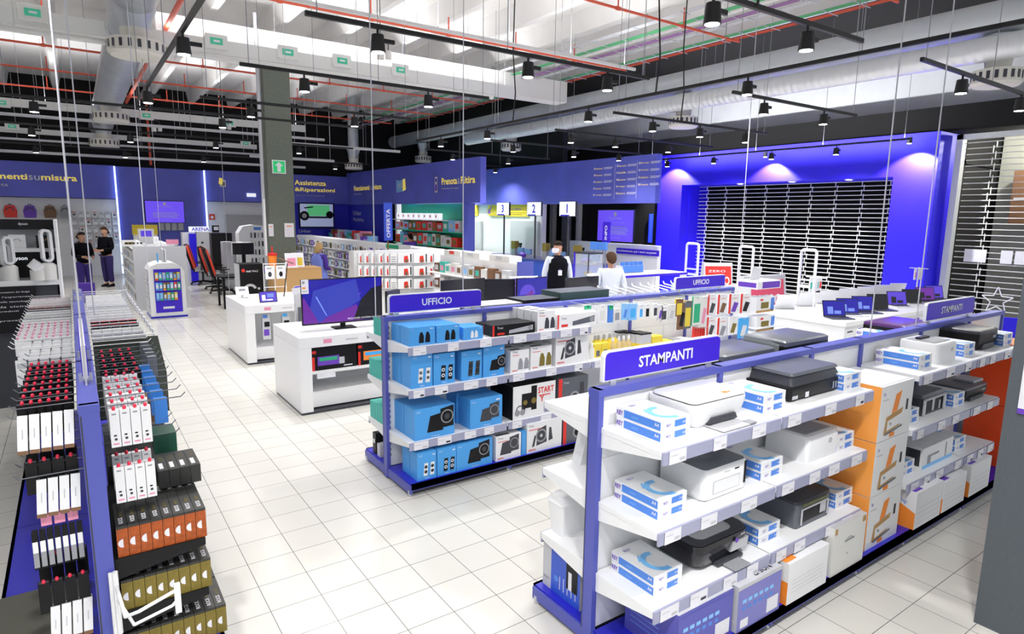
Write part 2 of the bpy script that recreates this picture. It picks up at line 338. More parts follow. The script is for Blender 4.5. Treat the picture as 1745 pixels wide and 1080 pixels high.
# white trunking beams with emergency lights
TRK = mat('trunking_white', (.72, .73, .72), .5)
def beam(name, x0, x1, y, z, w_, h, label, m=TRK):
    t = thing(name, label, 'beam', ((x0+x1)/2, y, z)); L_ = (x1-x0)/2
    MB().box(-L_, L_, -w_/2, w_/2, -h/2, h/2, m).build('trunking', t)
    for k in range(6):
        u = -L_+.3+(2*L_-.6)*k/5; MB().cyl((u, 0, h/2), (u, 0, 6.75-z), .006, LGREY, 5).build('hanger', t)
    return t
beam('cable_trunking', -5, 9.5, 13.6, 5.42, .14, .26, 'thick white trunking beam carrying the near row of green lights')
beam('cable_trunking', -5, 6.6, 21.5, 5.06, .14, .2, 'white trunking beam carrying the middle row of green lights')
beam('cable_trunking', -5, 6.0, 25.6, 4.75, .12, .16, 'farthest white trunking beam before the black wall')
for i, (x0, x1, y, z, r) in enumerate(((-5, 8, 12.3, 4.95, .05), (-5, 7, 20.8, 4.68, .04), (-5, 7.6, 24.9, 4.05, .045), (-5, 6, 25.2, 4.45, .035), (5.2, 8.6, 18.5, 4.25, .04), (4.6, 7.2, 20.5, 4.0, .04))):
    hb_ = MB().cyl((x0-(x0+x1)/2, 0, 0), (x1-(x0+x1)/2, 0, 0), r, LGREY if i else TRK, 8)
    for k in range(4): u_ = (x1-x0)*(-.45+.3*k); hb_.cyl((u_, 0, 0), (u_, 0, 6.76-z), .005, LGREY, 5)
    tag(hb_.build('overhead_pipe', None, ((x0+x1)/2, y, z), smooth=40),
        ['pale round pipe under the near trunking beam', 'pale pipe just under the middle trunking beam', 'lowest pale pipe above the blue fascia', 'pale pipe below the farthest trunking', 'short pale tube right of the column', 'short low tube right of the column'][i], 'pipe')
def greenbox(x, y, z, s, lab):
    t = thing('emergency_light', lab, 'emergency light', (x, y, z), 0, 'green emergency lights')
    MB().box(-.2*s, .2*s, -.03, .03, -.13*s, .13*s, OFFW).build('housing', t, bevel=.01)
    MB().box(-.11*s, .11*s, -.034, -.028, -.06*s, .06*s, mat('exit_green', (.05, .4, .25), .4, emit=.25)).rect('f', -.034, -.05*s, .06*s, -.015*s, .02*s, TAG).build('panel', t)
for i, x in enumerate((-.24, 1.22, 2.53, 3.85, 4.97, 6.31)): greenbox(x, 13.5, 5.5, 1, 'green lit box on the near trunking, %s from the left' % ORD[i])
for i, x in enumerate((-1.22, 2.03, 4.26)): greenbox(x, 21.4, 5.02, .9, 'green lit box on the middle trunking, %s from the left' % ORD[i])
for i, x in enumerate((-1.26, 5.6)): greenbox(x, 25.51, 4.85, .9, 'green lit box on the far trunking, %s from the left' % ORD[i])
# red sprinkler pipes
def redpipe(a, b, r, label, drops=True, step=1.5):
    a = Vector(a); b = Vector(b); c = (a+b)/2; d = b-a; n = int(d.length/step)
    t = thing('sprinkler_pipe', label, 'sprinkler pipe', c, 0, 'red sprinkler pipes')
    MB().cyl(a-c, b-c, r, PIPERED, 8).build('pipe', t, smooth=40)
    if drops:
        for k in range(1, n):
            p = a-c+d*k/n; MB().cyl(p, p+Vector((0, 0, .32)), r*.6, PIPERED, 6).cyl(p-d.normalized()*.04, p+d.normalized()*.04, r*1.5, PIPERED, 8).build('riser', t)
for i, (x0, x1, y) in enumerate(((1.2, 11, 8.1), (-4.8, 11, 11.2), (-4.8, 10.8, 14.6), (-4.8, 10.6, 17.2), (-4.8, 10.6, 20.1), (-4.8, 10.4, 23.1), (5.6, 11, 5.2))):
    redpipe((x0, y, 5.75), (x1, y, 5.75), .024, 'thin red sprinkler pipe crossing the ceiling, %s one counting into the hall' % ORD[i])
redpipe((1.75, 6, 5.7), (1.75, 24, 5.7), .045, 'thick red main pipe running into the hall beside the left duct', False)
redpipe((2.55, 26.6, 3.95), (2.55, 26.6, 6.75), .04, 'short red vertical pipe before the black back wall', False)
# cable baskets
for i, (x, z, m) in enumerate(((9.4, 6.0, LGREY), (9.75, 5.95, mat('cable_green', (.1, .45, .2), .5)), (10.1, 5.9, mat('cable_purple', (.3, .15, .35), .5)), (10.5, 5.95, LGREY), (11.9, 6.2, mat('cable_green', (.1, .45, .2), .5)), (12.2, 6.2, PIPERED))):
    b_ = MB()
    for k in range(4): b_.cyl((-.06+.04*k, -12, 0), (-.06+.04*k, 12, .0), .011, m, 5)
    for k in range(40): b_.box(-.14, .14, -12+k*.6, -11.985+k*.6, -.02, -.01, LGREY)
    tag(b_.build('cable_basket', None, (x, 13.5, z)), ['bare wire cable basket, leftmost under the ceiling edge', 'green cables lying in a wire basket under the ceiling', 'purple cables in a wire basket under the ceiling', 'bare wire basket beside the purple cables', 'green cables near the big silver duct', 'red cables near the big silver duct'][i], 'cable tray')
# ducts
def duct(pts, r, label, ribs=.35, m=STEEL, name='air_duct'):
    t = thing(name, label, 'duct', pts[0]); b_ = MB(); o = Vector(pts[0])
    P = [Vector(p)-o for p in pts]; b_.tube(P, r, m, 20); b_.build('duct_body', t, smooth=40)
    return t
def drum(x, y, z, r, lab):
    t = thing('air_diffuser', lab, 'air diffuser', (x, y, z), 0, 'white slotted air diffusers')
    b_ = MB().lathe([(r*.55, .28), (r*.5, .13), (r, .1), (r, -.1), (r*.9, -.14)], (0, 0, 0), mat('diffuser', (.72, .7, .64), .5), 24)
    b_.build('drum', t, smooth=35); MB().lathe([(r*.5, .26), (r*.5, .34), (r*.75, .62)], (0, 0, 0), STEEL, 20).build('neck', t, smooth=40); s_ = MB()
    for k in range(20):
        a = 2*PI*k/20; u = Vector((math.cos(a), math.sin(a), 0)); v = Vector((-math.sin(a), math.cos(a), 0))
        q = [u*(r+.003)+v*sx*.025+Vector((0, 0, sz)) for sx, sz in ((-1, -.06), (1, -.06), (1, .06), (-1, .06))]; s_.add(q, [(0, 1, 2, 3)], DGREY)
    s_.build('slot', t)
duct([(1.1, 6, 5.75), (1.1, 12.4, 5.7), (1.1, 13.2, 5.45), (1.1, 20, 5.3), (1.1, 26.8, 5.2)], .34, 'fat silver round duct running into the hall at upper left', 1.2)
drum(1.1, 12.2, 4.9, .42, 'white slotted drum under the left duct, nearest'); drum(1.1, 20.2, 4.75, .42, 'white slotted drum under the left duct, middle'); drum(1.1, 24.6, 4.45, .42, 'white slotted drum under the left duct, farthest')
duct([(12.15, 2.6, 5.5), (12.15, 26.8, 5.5)], .25, 'upper silver round duct running along the right side', .5, duct_mat('duct_ribbed', (.62, .65, .68), 1.1))
duct([(11.95, 2.6, 5.0), (11.95, 20, 5.0)], .19, 'lower pale spiral duct under the upper silver duct', .22, duct_mat('duct_pale', (.75, .77, .8), 2.2))
for i, (y, ) in enumerate(((4.15,), (10.4,), (17.6,), (24,))): drum(12.2, y, 4.6, .34, 'white slotted drum under the right ducts, %s from the right' % ORD[i])
drum(9.2, 24, 4.15, .34, 'white slotted drum high before the corner of the blue walls')
duct([(9.2, 24, 6.74), (9.2, 24, 4.45)], .2, 'short vertical silver duct before the corner of the blue walls')
for i, (x, y, z0, zt) in enumerate(((0, 3.7, 1.46, 6.7), (.66, 8.0, 1.2, 6.7), (.1, 6.2, 1.46, 6.7), (2.07, 4.98, 1.46, 6.7), (2.93, 4.98, 1.46, 6.7), (4.98, 2.3, 1.46, 6.7), (5.75, 2.3, 1.46, 6.7), (1.6, 15.9, 1.1, 6.7), (2.9, 15.6, 0, 6.7), (7.0, 4.92, 1.46, 6.7))):
    tag(MB().cyl((0, 0, 0), (0, 0, zt-z0), .0048, mat('wire_grey', (.6, .6, .66), .4), 6).build('suspension_cable', None, (x, y, z0)),
        ['pale cable hanging over the near end of the accessory wall', 'pale cable hanging beside the left aisle', 'thin cable over the middle of the accessory wall', 'thin cable behind the near office supplies sign', 'thin cable further along the office supplies shelving', 'bright cable dropping to the middle of the printer shelving', 'right hand cable dropping to the printer shelving', 'cable hanging before the far left displays', 'cable hanging left of the gaming chairs', 'cable over the far end of the office supplies shelving'][i], 'cable', 'suspension cables')
# black cables and brackets hanging from the ceiling
for i, (x, y, z) in enumerate(((6.68, 6.2, 4.0), (6.68, 9.6, 4.0), (4.6, 3.24, 4.0), (8.9, 7.65, 4.0))):
    tag(MB().tube([(0, 0, 0), (.05, 0, .5), (0, .02, 1.2), (.02, 0, 2.7)], .012, CAP, 6).build('power_cable', None, (x, y, z)), 'black power cable dropping to the %s' % ['middle of the long rail', 'far part of the long rail', 'short track above the printer aisle', 'short track over the returns counter'][i], 'cable')
for i, (x, y) in enumerate(((3.9, 20.5), (2.3, 22.4), (6.6, 24.0), (5.2, 12.0))):
    tag(MB().cyl((0, 0, 0), (0, 0, .16), .07, OFFW, 12).cyl((.16, 0, .02), (.16, 0, .17), .06, OFFW, 12).tube([(0, 0, .15), (0, 0, 6.74-(4.7 if i < 3 else 5.3))], .008, DGREY).tube([(0, 0, .35), (.16, 0, .3), (.16, 0, .15)], .01, DGREY).build('security_camera', None, (x, y, 4.7 if i < 3 else 5.3)),
        'pair of small white ceiling cameras, %s' % ['over the chairs', 'by the farthest trunking', 'before the corner of the blue walls', 'under the near trunking beam'][i], 'camera')
# ================================================================== pillars
COLM = mat('column_grey', (.14, .16, .13), .6, noise=.35, nscale=40)
c = MB().box(-.27, .27, -.27, .27, 0, 5.45, COLM); o = c.build('column', None, (3.75, 14.3, 0)); tag(o, 'tall dark green-grey square column with an exit sign', 'column')
c = MB().cyl((0, 0, 0), (0, 0, 6.3), .035, LGREY, 10).box(-.02, .02, -.05, -.03, 1.4, 2.6, WHITE); tag(c.build('downpipe', None, (3.38, 14.05, 0), smooth=40), 'pale vertical pipe on the left of the tall column', 'pipe')
t = thing('exit_sign', 'square green sign with a white arrow on the tall column', 'sign', (3.72, 14.02, 3.28))
MB().box(-.14, .14, -.012, .0, -.14, .14, WHITE).build('plate', t)
MB().rect('f', -.012, -.12, .12, -.12, .12, mat('sign_green', (.02, .5, .15), .4, emit=.3)).pat('f', -.014, [(-.09, .02), (-.035, .02), (-.035, -.1), (.035, -.1), (.035, .02), (.09, .02), (0, .1)], WHITE).build('arrow_panel', t)
for i, (x, z, w_, h) in enumerate(((3.88, 1.95, .2, .3), (3.5, 1.95, .1, .26))):
    b_ = MB().box(-w_/2, w_/2, -.008, 0, -h/2, h/2, TAG).rect('f', -.008, -w_*.3, w_*.3, h*.25, h*.32, ORANGE)
    for k in range(4): b_.rect('f', -.008, -w_*.35, w_*.35, h*.15-k*.05, h*.16-k*.05, LGREY)
    tag(b_.build('notice', None, (x, 14.02, z)), ['white notice at eye level on the tall column', 'narrow white notice by the pipe on the column'][i], 'notice')
PILM = mat('pillar_slate', (.085, .1, .115), .6, noise=.12, nscale=60)
o = MB().box(0, .9, 0, .8, 0, 6.75, PILM).build('pillar', None, (4.19, .38, 0)); tag(o, 'dark slate grey pillar filling the right edge', 'column')
b_ = MB().box(0, .004, -.2, .2, 0, .52, TAG)
for k in range(7): b_.rect('l', -.0, -.16, .1+.05*(k % 2), .42-k*.05, .43-k*.05, INK)
b_.rect('l', 0, -.2, .2, 0, .03, PURPLE)
tag(b_.build('notice', None, (4.18, .92, 1.3)), 'white printed notice on the dark pillar at the right edge', 'notice')

for (y, z, x0, x1) in ((13.6, 5.56, -5, 9.5), (21.5, 5.17, -5, 6.6), (9.4, 5.3, 2, 9.5)):
    if y < 10: up = beam('cable_trunking', x0, x1, y, z-.05, .05, .05, 'thin pale rail added to carry upward light above the central desks')  # rail added only to carry one of the upward strips
    ld = bpy.data.lights.new('added_uplight', 'AREA'); ld.shape = 'RECTANGLE'; ld.size = x1-x0-.4; ld.size_y = .1; ld.energy = 110 if y > 10 else 60
    l = bpy.data.objects.new('added_uplight_strip', ld); col.objects.link(l); l.location = ((x0+x1)/2, y, z+.02); l.rotation_euler = (PI, 0, 0)  # upward strips added on the trunking to brighten the ceiling

t = thing('added_shop_lamp', 'white lamp added to brighten the shop behind the right window', 'lamp', (17, 4.6, 4.3)); MB().cyl((0, 0, .25), (0, 0, .45), .02, LGREY, 8).lathe([(.05, .25), (.25, .05), (.25, .03)], (0, 0, 0), WHITE, 16).build('shade', t); MB().lathe([(.06, .03), (.08, .1), (.05, .16)], (0, 0, 0), LENS, 10).build('bulb', t)  # invented lamp with a point light, brightens the shop interior
ld = bpy.data.lights.new('shop_fill_light', 'POINT'); ld.energy = 160; ld.shadow_soft_size = .1; ld.color = (1, .97, .85); l = bpy.data.objects.new('glow', ld); col.objects.link(l); l.parent = t; l.location = (0, 0, -.1)
slab('ceiling_shop', 15.7, 18.4, 1.5, 5.9, 4.7, 4.75, OFFW)
# ================================================================== gondolas (double sided shelving)
HG = 1.46
def header_sign(name, label, x0, x1, z0, z1, text, parent_loc):
    t = thing(name, label, 'sign', parent_loc)
    W_ = x1-x0; H_ = z1-z0; r = .025
    def rr(x0, x1, z0, z1, r): return [(x0, z0), (x1, z0), (x1, z1-r), (x1-r*.3, z1-r*.3), (x1-r, z1), (x0+r, z1), (x0+r*.3, z1-r*.3), (x0, z1-r)]
    MB().prism(rr(0, W_, 0, H_, r), 'y', -.012, .012, WHITE).build('frame', t)
    MB().prism(rr(.012, W_-.002, .008, H_-.008, r), 'y', -.016, .016, SIGNB).build('panel', t)
    MB().text(text, 'f', -.016, W_*.5, H_*.3, .062, TAG, bold=True, center=True).build('lettering', t)
    MB().box(.06, .1, -.006, .006, -.03, 0, SILVER).box(W_-.1, W_-.06, -.006, .006, -.03, 0, SILVER).build('clip', t)
def shelf_part(t, xa, xb, side, z, dep, price=True, lm=WHITE):
    """side -1 = front (towards -y), +1 = back"""
    y0, y1 = (-dep, -.03) if side < 0 else (.03, dep)
    ye = -dep if side < 0 else dep
    s = MB().box(xa+.006, xb-.006, y0, y1, z-.028, z, lm)
    for x in (xa+.008, xb-.012):   # triangular brackets
        s.prism([(y1 if side < 0 else y0, z-.028), (ye, z-.028), (ye, z-.04), (y1 if side < 0 else y0, z-.11)], 'x', x, x+.004, lm)
    o = s.build('shelf', t)
    if price:
        a, b = (ye-.012, ye) if side < 0 else (ye, ye+.012)
        p = MB().box(xa+.012, xb-.012, a, b, z-.068, z-.004, PRICE); rg = random.Random(int(xa*100+z*10))
        u = xa+.05
        while u < xb-.16:
            wd = rg.uniform(.1, .15)
            if side < 0:
                p.rect('f', a, u, u+wd, z-.07, z-.003, TAG, .003); p.rect('f', a, u+wd*.6, u+wd*.92, z-.06, z-.045, INK if rg.random() < .3 else LGREY, .004)
                p.rect('f', a, u+.01, u+wd*.5, z-.03, z-.026, LGREY, .004)
            u += wd+rg.uniform(.08, .26)
        p.build('price_strip', o)
    return o
def gondola(name, label, loc, rz, posts, front, back, dep=.44, base=.5, zb=.11, H=HG, backm=WHITE, lm=WHITE, price=True):
    t = thing(name, label, 'shelving', loc, rz)
    for i, x in enumerate(posts):
        b_ = MB().box(x-.018, x+.018, -.04, .04, 0.01, H, RAIL)
        for yy in (-1, 1):
            b_.rect('l', x-.018, -.036, -.03, .1, H-.05, DGREY) if i == 0 and yy > 0 else None
        b_.build('upright', t, bevel=.003)
    for xa, xb in zip(posts[:-1], posts[1:]):
        b_ = MB().box(xa+.018, xb-.018, -.02, .02, zb, H-.03, backm)
        for k in range(24): b_.rect('f', -.02, xa+.026, xa+.032, .2+k*.05, .225+k*.05, DGREY)
        for k in range(1, 4): b_.rect('f', -.02, xa+.04, xb-.04, k*.36, k*.36+.003, LGREY)
        b_.build('back_panel', t)
        for sd in (-1, 1):
            y0, y1 = (-base, -.04) if sd < 0 else (.04, base)
            q = MB().box(xa+.002, xb-.002, y0, y1, zb-.05, zb, BASEB)
            ye = y0 if sd < 0 else y1
            q.prism([(ye, zb), (ye, zb-.055), (ye-.02*sd, zb-.055), (ye-.02*sd, zb)], 'x', xa+.002, xb-.002, RAIL)
            q.box(xa+.002, xb-.002, *sorted((ye-.06*sd, ye-.045*sd)), .012, zb-.05, DGREY)
            q.build('base_shelf', t)
    for x in posts:
        for sd in (-1, 1):
            MB().box(x-.012, x+.012, *sorted((sd*.04, sd*(base-.01))), .025, zb-.012, RAIL).cyl((x, sd*(base-.04), 0), (x, sd*(base-.04), .05), .018, SILVER, 8).build('foot', t)
    MB().box(posts[0]-.02, posts[-1]+.02, -.042, .042, H-.04, H, RAIL).build('top_rail', t, bevel=.004)
    for k, (xa, xb, z) in enumerate(front): shelf_part(t, xa, xb, -1, z, dep, price, lm)
    for (xa, xb, z) in back: shelf_part(t, xa, xb, 1, z, dep)
    return t
Z1, Z2, Z3, ZB = 1.26, .857, .45, .11
SX = [2.15, 3.12, 4.12, 4.8, 5.8, 6.8, 7.62]; SY = 2.3
gondola('gondola_shelving', 'long white double-sided printer shelving with blue posts in the right foreground', (0, SY, 0), 0, SX,
        [(a, b, z) for (a, b) in ((2.15, 3.12), (3.12, 4.15), (4.8, 5.8), (5.8, 6.75)) for z in (Z1, Z2, Z3) if not (a > 5.5 and z < 1)]+[(5.8, 6.42, Z2), (5.8, 6.45, Z3)],
        [(a, b, z) for (a, b) in zip(SX[:-1], SX[1:]) for z in (Z1+.02, Z2+.02, Z3+.02)])
UX = [2.15, 3.15, 4.15, 5.1, 6.05, 6.95]; UY = 4.98
gondola('gondola_shelving', 'long white double-sided office supplies shelving with blue posts behind the printers', (0, UY, 0), 0, UX,
        [(a, b, z) for (a, b) in zip(UX[:2], UX[1:3]) for z in (Z1, .9, Z3)]+[(UX[2], UX[3], .9), (UX[3], UX[4], .9), (UX[2], UX[3], Z3), (UX[4], UX[5], .6), (UX[3], UX[4], Z3)],
        [(a, b, z) for (a, b) in zip(UX[:-1], UX[1:]) for z in (Z1, Z2, Z3)], dep=.43)
header_sign('header_sign', 'large blue STAMPANTI sign standing on the near end of the printer shelving', 2.18, 3.12, HG+.03, 1.65, 'STAMPANTI', (2.18, SY, HG+.03))
header_sign('header_sign', 'blue STAMPANTI sign on the far right of the printer shelving', 5.9, 6.9, HG+.03, 1.65, 'STAMPANTI', (5.9, SY, HG+.03))
header_sign('header_sign', 'blue UFFICIO sign at the near left end of the office shelving', 2.16, 3.09, HG+.06, 1.68, 'UFFICIO', (2.16, UY-.05, HG+.03))
header_sign('header_sign', 'small blue UFFICIO sign on the far end of the office shelving', 5.79, 6.72, HG+.06, 1.67, 'UFFICIO', (5.79, UY-.05, HG+.03))
# ------------------------------------------------------------------ paper reams
def ream_proto():
    b_ = MB().box(0, .215, 0, .3, 0, .053, WHITE)
    b_.rect('l', 0, -.245, -.0, .006, .047, LBLUE).text('REY', 'l', 0, -.295, .014, .024, PURPLE, wid=.044, bold=True).text('A4', 'l', 0, -.038, .022, .018, TAG, wid=.028, bold=True, off=.0025).text('LIGHT', 'l', 0, -.19, .02, .012, PALEB, off=.0025)
    b_.rect('f', 0, .1, .18, .01, .043, LBLUE).text('REY', 'f', 0, .04, .018, .014, PURPLE).text('A4', 'f', 0, .155, .02, .014, TAG, off=.0025)
    b_.arc('t', .053, .13, .095, .06, .092, PI*.4, PI*1.55, mat('ream_cyan', (.2, .55, .98), .4), n=16).text('REY', 't', .053, .045, .245, .02, PURPLE).pat('t', .053, [(.035, .135), (.05, .135), (.085, .185), (.07, .185)], PALEB)
    return b_.build('paper_ream', None, bevel=.002, seg=1)
RM = ream_proto(); tag(RM, '', 'paper')
def reams(x, y, z, lab, rz=0., n=2):
    for k in range(n):
        place(RM, (x+(.002 if k else 0), y+(.004 if k else 0), z+.0535*k), rz, ('%s paper ream of the pair ' % ('upper' if k else 'lower'))+lab, 'A4 paper reams on the printer shelving')
FY = 1.88
for (x, z, lab) in ((2.24, Z1, 'at the left end of the top shelf'), (2.25, Z2, 'at the left end of the middle shelf'), (2.25, Z3, 'at the left end of the low shelf'),
    (3.07, Z1, 'right of the white scanner printer'), (3.1, Z2, 'between the two white printers, middle shelf'), (3.13, Z3, 'between the two black printers, low shelf'),
    (3.93, Z1, 'right of the big black printer by the orange tower'), (3.92, Z2, 'right of the white laser printer, middle shelf'), (3.98, Z3, 'right of the slate multifunction printer, low shelf'),
    (4.98, Z1, 'right of the orange box tower, top shelf'), (5.78, Z1, 'right of the second white laser, top shelf'), (4.87, Z2, 'left of the silver-front printer'), (5.7, Z2, 'right of the silver-front printer'),
    (4.9, Z3, 'left of the white illustrated box'), (5.85, Z3, 'right of the white illustrated box'), (6.62, Z1, 'beside the far black printer and pillar')):
    reams(x, FY+.06, z, lab)
reams(5.0, SY+.12, Z1+.02, 'behind the top rail, back side', n=1); reams(5.6, SY+.1, Z1+.02, 'behind the rail by the far sign', n=2)
# ------------------------------------------------------------------ printers
def T(name, label, cat, x, y, z, rz=0, group=None): return thing(name, label, cat, (x, y, z), rz, group)
def bar(t, name, m, *boxes, bevel=0):
    b_ = MB()
    for q in boxes: b_.box(*q, m)
    return b_.build(name, t, bevel=bevel)
# white inkjet with flat scanner lid
t = T('inkjet_printer', 'white low inkjet printer with flat scanner lid and open paper slot', 'printer', 2.5, FY+.08, Z1)
MB().loft([(.0, .05, .41, .03, .3, .04), (.03, .03, .43, .01, .31, .05), (.12, 0, .46, 0, .33, .05), (.145, 0, .46, 0, .33, .05)], WHITE).build('body', t, smooth=50)
MB().loft([(.148, .012, .452, .012, .3, .04), (.153, .012, .452, .012, .3, .04)], BLACK).build('seam', t)
MB().loft([(.153, .008, .456, .006, .3, .035), (.165, .012, .452, .01, .298, .035)], WHITE2).text('hp', 't', .165, .22, .14, .02, LGREY).rect('t', .165, .3, .34, .04, .07, ORANGE).rect('t', .165, .345, .36, .045, .06, ORANGE).build('scanner_lid', t, smooth=40)
MB().prism([(.12, .02), (.36, .02), (.34, .055), (.15, .055)], 'y', -.006, .03, DGREY).build('paper_slot', t)
MB().box(.12, .36, -.1, .02, .004, .012, LGREY).box(.34, .4, -.1, -.05, .004, .016, GREY).build('output_tray', t, bevel=.003)
# big black tank printer
t = T('tank_printer', 'big black ink tank printer with grey lid on the top shelf', 'printer', 3.4, FY+.1, Z1)
MB().loft([(0, .02, .58, .02, .4, .02), (.02, 0, .6, 0, .42, .02), (.12, 0, .6, 0, .42, .02)], BLACK).build('body', t, smooth=50, bevel=.003)
MB().loft([(.12, .03, .58, .01, .4, .02), (.19, .05, .56, .03, .39, .02), (.2, .05, .56, .03, .39, .02)], DGREY).build('control_housing', t, smooth=50)
MB().loft([(.2, .04, .57, .02, .4, .02), (.222, .05, .56, .03, .38, .02)], PEWTER).build('scanner_lid', t, smooth=50)
[MB().rect('f', 0, u, u+.015, .03, .09, SILVER).build('ink_window', t) for u in (.47, .5, .53)]
MB().rect('f', 0, .02, .08, .02, .05, LGREY).build('maker_plate', t); MB().rect('f', 0, .16, .2, .015, .06, TAG).build('sticker', t)
MB().box(.03, .3, .33, .37, .222, .235, BLACK).build('hinge', t)
# white epson with dark top
t = T('tank_printer', 'tall white boxy printer with slate dark top on the middle shelf', 'printer', 2.6, FY+.06, Z2)
MB().loft([(0, .01, .365, .01, .31, .03), (.01, 0, .375, 0, .32, .035), (.22, 0, .375, 0, .32, .035), (.232, .008, .367, .008, .312, .03)], WHITE2).build('body', t, smooth=45)
MB().loft([(.232, .012, .36, .01, .31, .025), (.24, .016, .356, .014, .305, .025)], PEWTER).build('top_cover', t, smooth=45)
MB().rect('f', 0, .07, .3, .04, .14, LGREY).rect('f', -.0012, .075, .295, .045, .135, WHITE).text('EPSON', 'f', 0, .16, .18, .012, GREY).rect('f', 0, .25, .29, .18, .19, BLACK).build('front_tray', t)
MB().box(.335, .35, -.004, .02, .05, .22, BLACK).build('ink_window', t); bar(t, 'foot', BLACK, (.02, .355, .01, .3, -.0, .006))
# white laser printers
def laser(x, z, lab, s=1., y=FY+.06):
    t = T('laser_printer', lab, 'printer', x, y, z)
    MB().loft([(0, 0, .36*s, 0, .3*s, .025), (.17*s, 0, .36*s, 0, .3*s, .03), (.2*s, .005, .355*s, .02, .3*s, .03)], WHITE).build('body', t, smooth=40)
    MB().box(.04*s, .33*s, .05*s, .27*s, .195*s, .206*s, mat('tray_grey', (.3, .32, .36), .4)).add([(.08*s, .06*s, .208*s), (.28*s, .06*s, .208*s), (.28*s, .2*s, .208*s), (.08*s, .2*s, .208*s)], [(0, 1, 2, 3)], GREY).build('output_tray', t, bevel=.003)
    MB().box(.1*s, .27*s, .18*s, .22*s, .2*s, .225*s, BLACK).build('paper_stop', t)
    b_ = MB().arc('f', 0, .25*s, .13*s, .016*s, .02*s, 0, 2*PI, PEWTER).text('hp', 'f', 0, .242*s, .123*s, .014*s, PEWTER); b_.build('emblem', t)
laser(3.58, Z2, 'white laser printer with grey hollow top on the middle shelf'); laser(5.3, Z1, 'white laser printer on the top shelf right of the orange tower', .95)
# rounded black inkjet
t = T('inkjet_printer', 'rounded black inkjet printer with silver lid on the low shelf', 'printer', 2.58, FY+.06, Z3)
MB().loft([(0, .05, .42, .05, .3, .05), (.03, .02, .44, .01, .33, .06), (.13, 0, .46, 0, .36, .06), (.17, .0, .46, .0, .36, .06)], GBLACK).build('body', t, smooth=50)
MB().loft([(.172, .005, .455, .005, .355, .055), (.19, .012, .448, .02, .345, .055)], DGREY).build('scanner_lid', t, smooth=50)
MB().loft([(.188, .05, .36, .03, .3, .05), (.205, .1, .33, .08, .25, .04), (.207, .12, .31, .1, .23, .04)], SILVER).build('document_feeder', t, smooth=60)
MB().prism([(.28, .06), (.43, .06), (.44, .12), (.3, .12)], 'y', -.006, .03, SILVER).disc('f', -.006, .33, .125, .016, PURPLE).rect('f', 0, .37, .41, .145, .155, SILVER).build('control_panel', t)
MB().box(.2, .34, -.1, .04, .008, .018, GREY).box(.16, .38, -.02, .06, .01, .03, DGREY).build('output_tray', t, bevel=.004)
# slate multifunction printer
t = T('multifunction_printer', 'slate grey multifunction printer with open front tray, low shelf', 'printer', 3.5, FY+.05, Z3)
MB().loft([(0, .0, .38, 0, .34, .02), (.21, 0, .38, 0, .34, .02)], PEWTER).rect('l', 0, -.32, -.24, .1, .15, BLACK).build('body', t, smooth=40)
MB().loft([(.213, -.004, .384, -.004, .34, .03), (.24, -.004, .384, .0, .34, .03), (.25, .01, .37, .03, .32, .03)], DGREY).build('scanner_lid', t, smooth=40)
MB().box(.06, .33, -.006, .0, .18, .205, mat('panel_olive', (.12, .13, .06), .3)).rect('f', 0, .05, .31, .04, .16, BLACK).rect('f', -.002, .26, .33, .06, .15, LGREY).build('front_tray', t)
MB().tube([(.045, -.008, .03), (.045, -.008, .165), (.345, -.008, .165), (.345, -.008, .03)], .006, SILVER).build('tray_frame', t)
# silver fronted printer bay 3 and others
t = T('inkjet_printer', 'dark printer with silver framed front, middle shelf by the orange tower', 'printer', 5.22, FY+.1, Z2)
MB().loft([(0, 0, .4, 0, .33, .02), (.16, 0, .4, 0, .33, .02)], DGREY).build('body', t, smooth=40); MB().loft([(.16, 0, .4, 0, .33, .02), (.19, .01, .39, .01, .32, .02)], PEWTER).build('scanner_lid', t, smooth=40)
MB().tube([(.02, -.01, .01), (.02, -.01, .15), (.38, -.01, .15), (.38, -.01, .01)], .012, SILVER).rect('f', 0, .04, .36, .02, .14, BLACK).rect('f', -.002, .18, .22, .02, .13, SILVER).rect('f', -.002, .3, .33, .02, .1, SILVER).build('front_tray', t)
def blackprinter(x, y, z, w_, d, h, lab, lid=PEWTER):
    t = T('inkjet_printer', lab, 'printer', x, y, z)
    MB().loft([(0, .02, w_-.02, .02, d, .02), (h*.3, 0, w_, 0, d, .02), (h*.82, 0, w_, 0, d, .02)], BLACK).build('body', t, smooth=40)
    MB().loft([(h*.82, 0, w_, 0, d, .025), (h*.95, .0, w_, .0, d, .025), (h, .02, w_-.02, .02, d-.02, .02)], lid).build('scanner_lid', t, smooth=40)
    MB().box(.08, w_-.1, -.01, .02, .01, h*.3, DGREY).rect('f', 0, w_*.72, w_*.9, h*.5, h*.65, GREY).build('front_tray', t)
blackprinter(6.18, FY+.1, Z1, .42, .34, .17, 'wide black printer on the top shelf nearest the dark pillar', DGREY)
blackprinter(5.93, FY+.06, Z2, .46, .36, .12, 'low black printer on the middle shelf before the red box')
bar(thing('paper_tray_cover', 'pale open tray flap on the low black printer near the red box', 'printer tray', (6.2, FY+.1, Z2+.12)), 'flap', LGREY, (0, .2, 0, .16, 0, .02), bevel=.004)
for x, w_, h, lab in ((3.3, .56, .2, 'black printer behind the rail, just right of the near STAMPANTI sign'), (3.98, .56, .22, 'black printer behind the rail, left of the right hand cable'), (5.75, .55, .17, 'black printer behind the rail, left of the far STAMPANTI sign')):
    blackprinter(x, SY+.08, Z1+.02, w_, .35, h, lab, PEWTER if h > .18 else mat('lid_plum', (.1, .03, .16), .3))
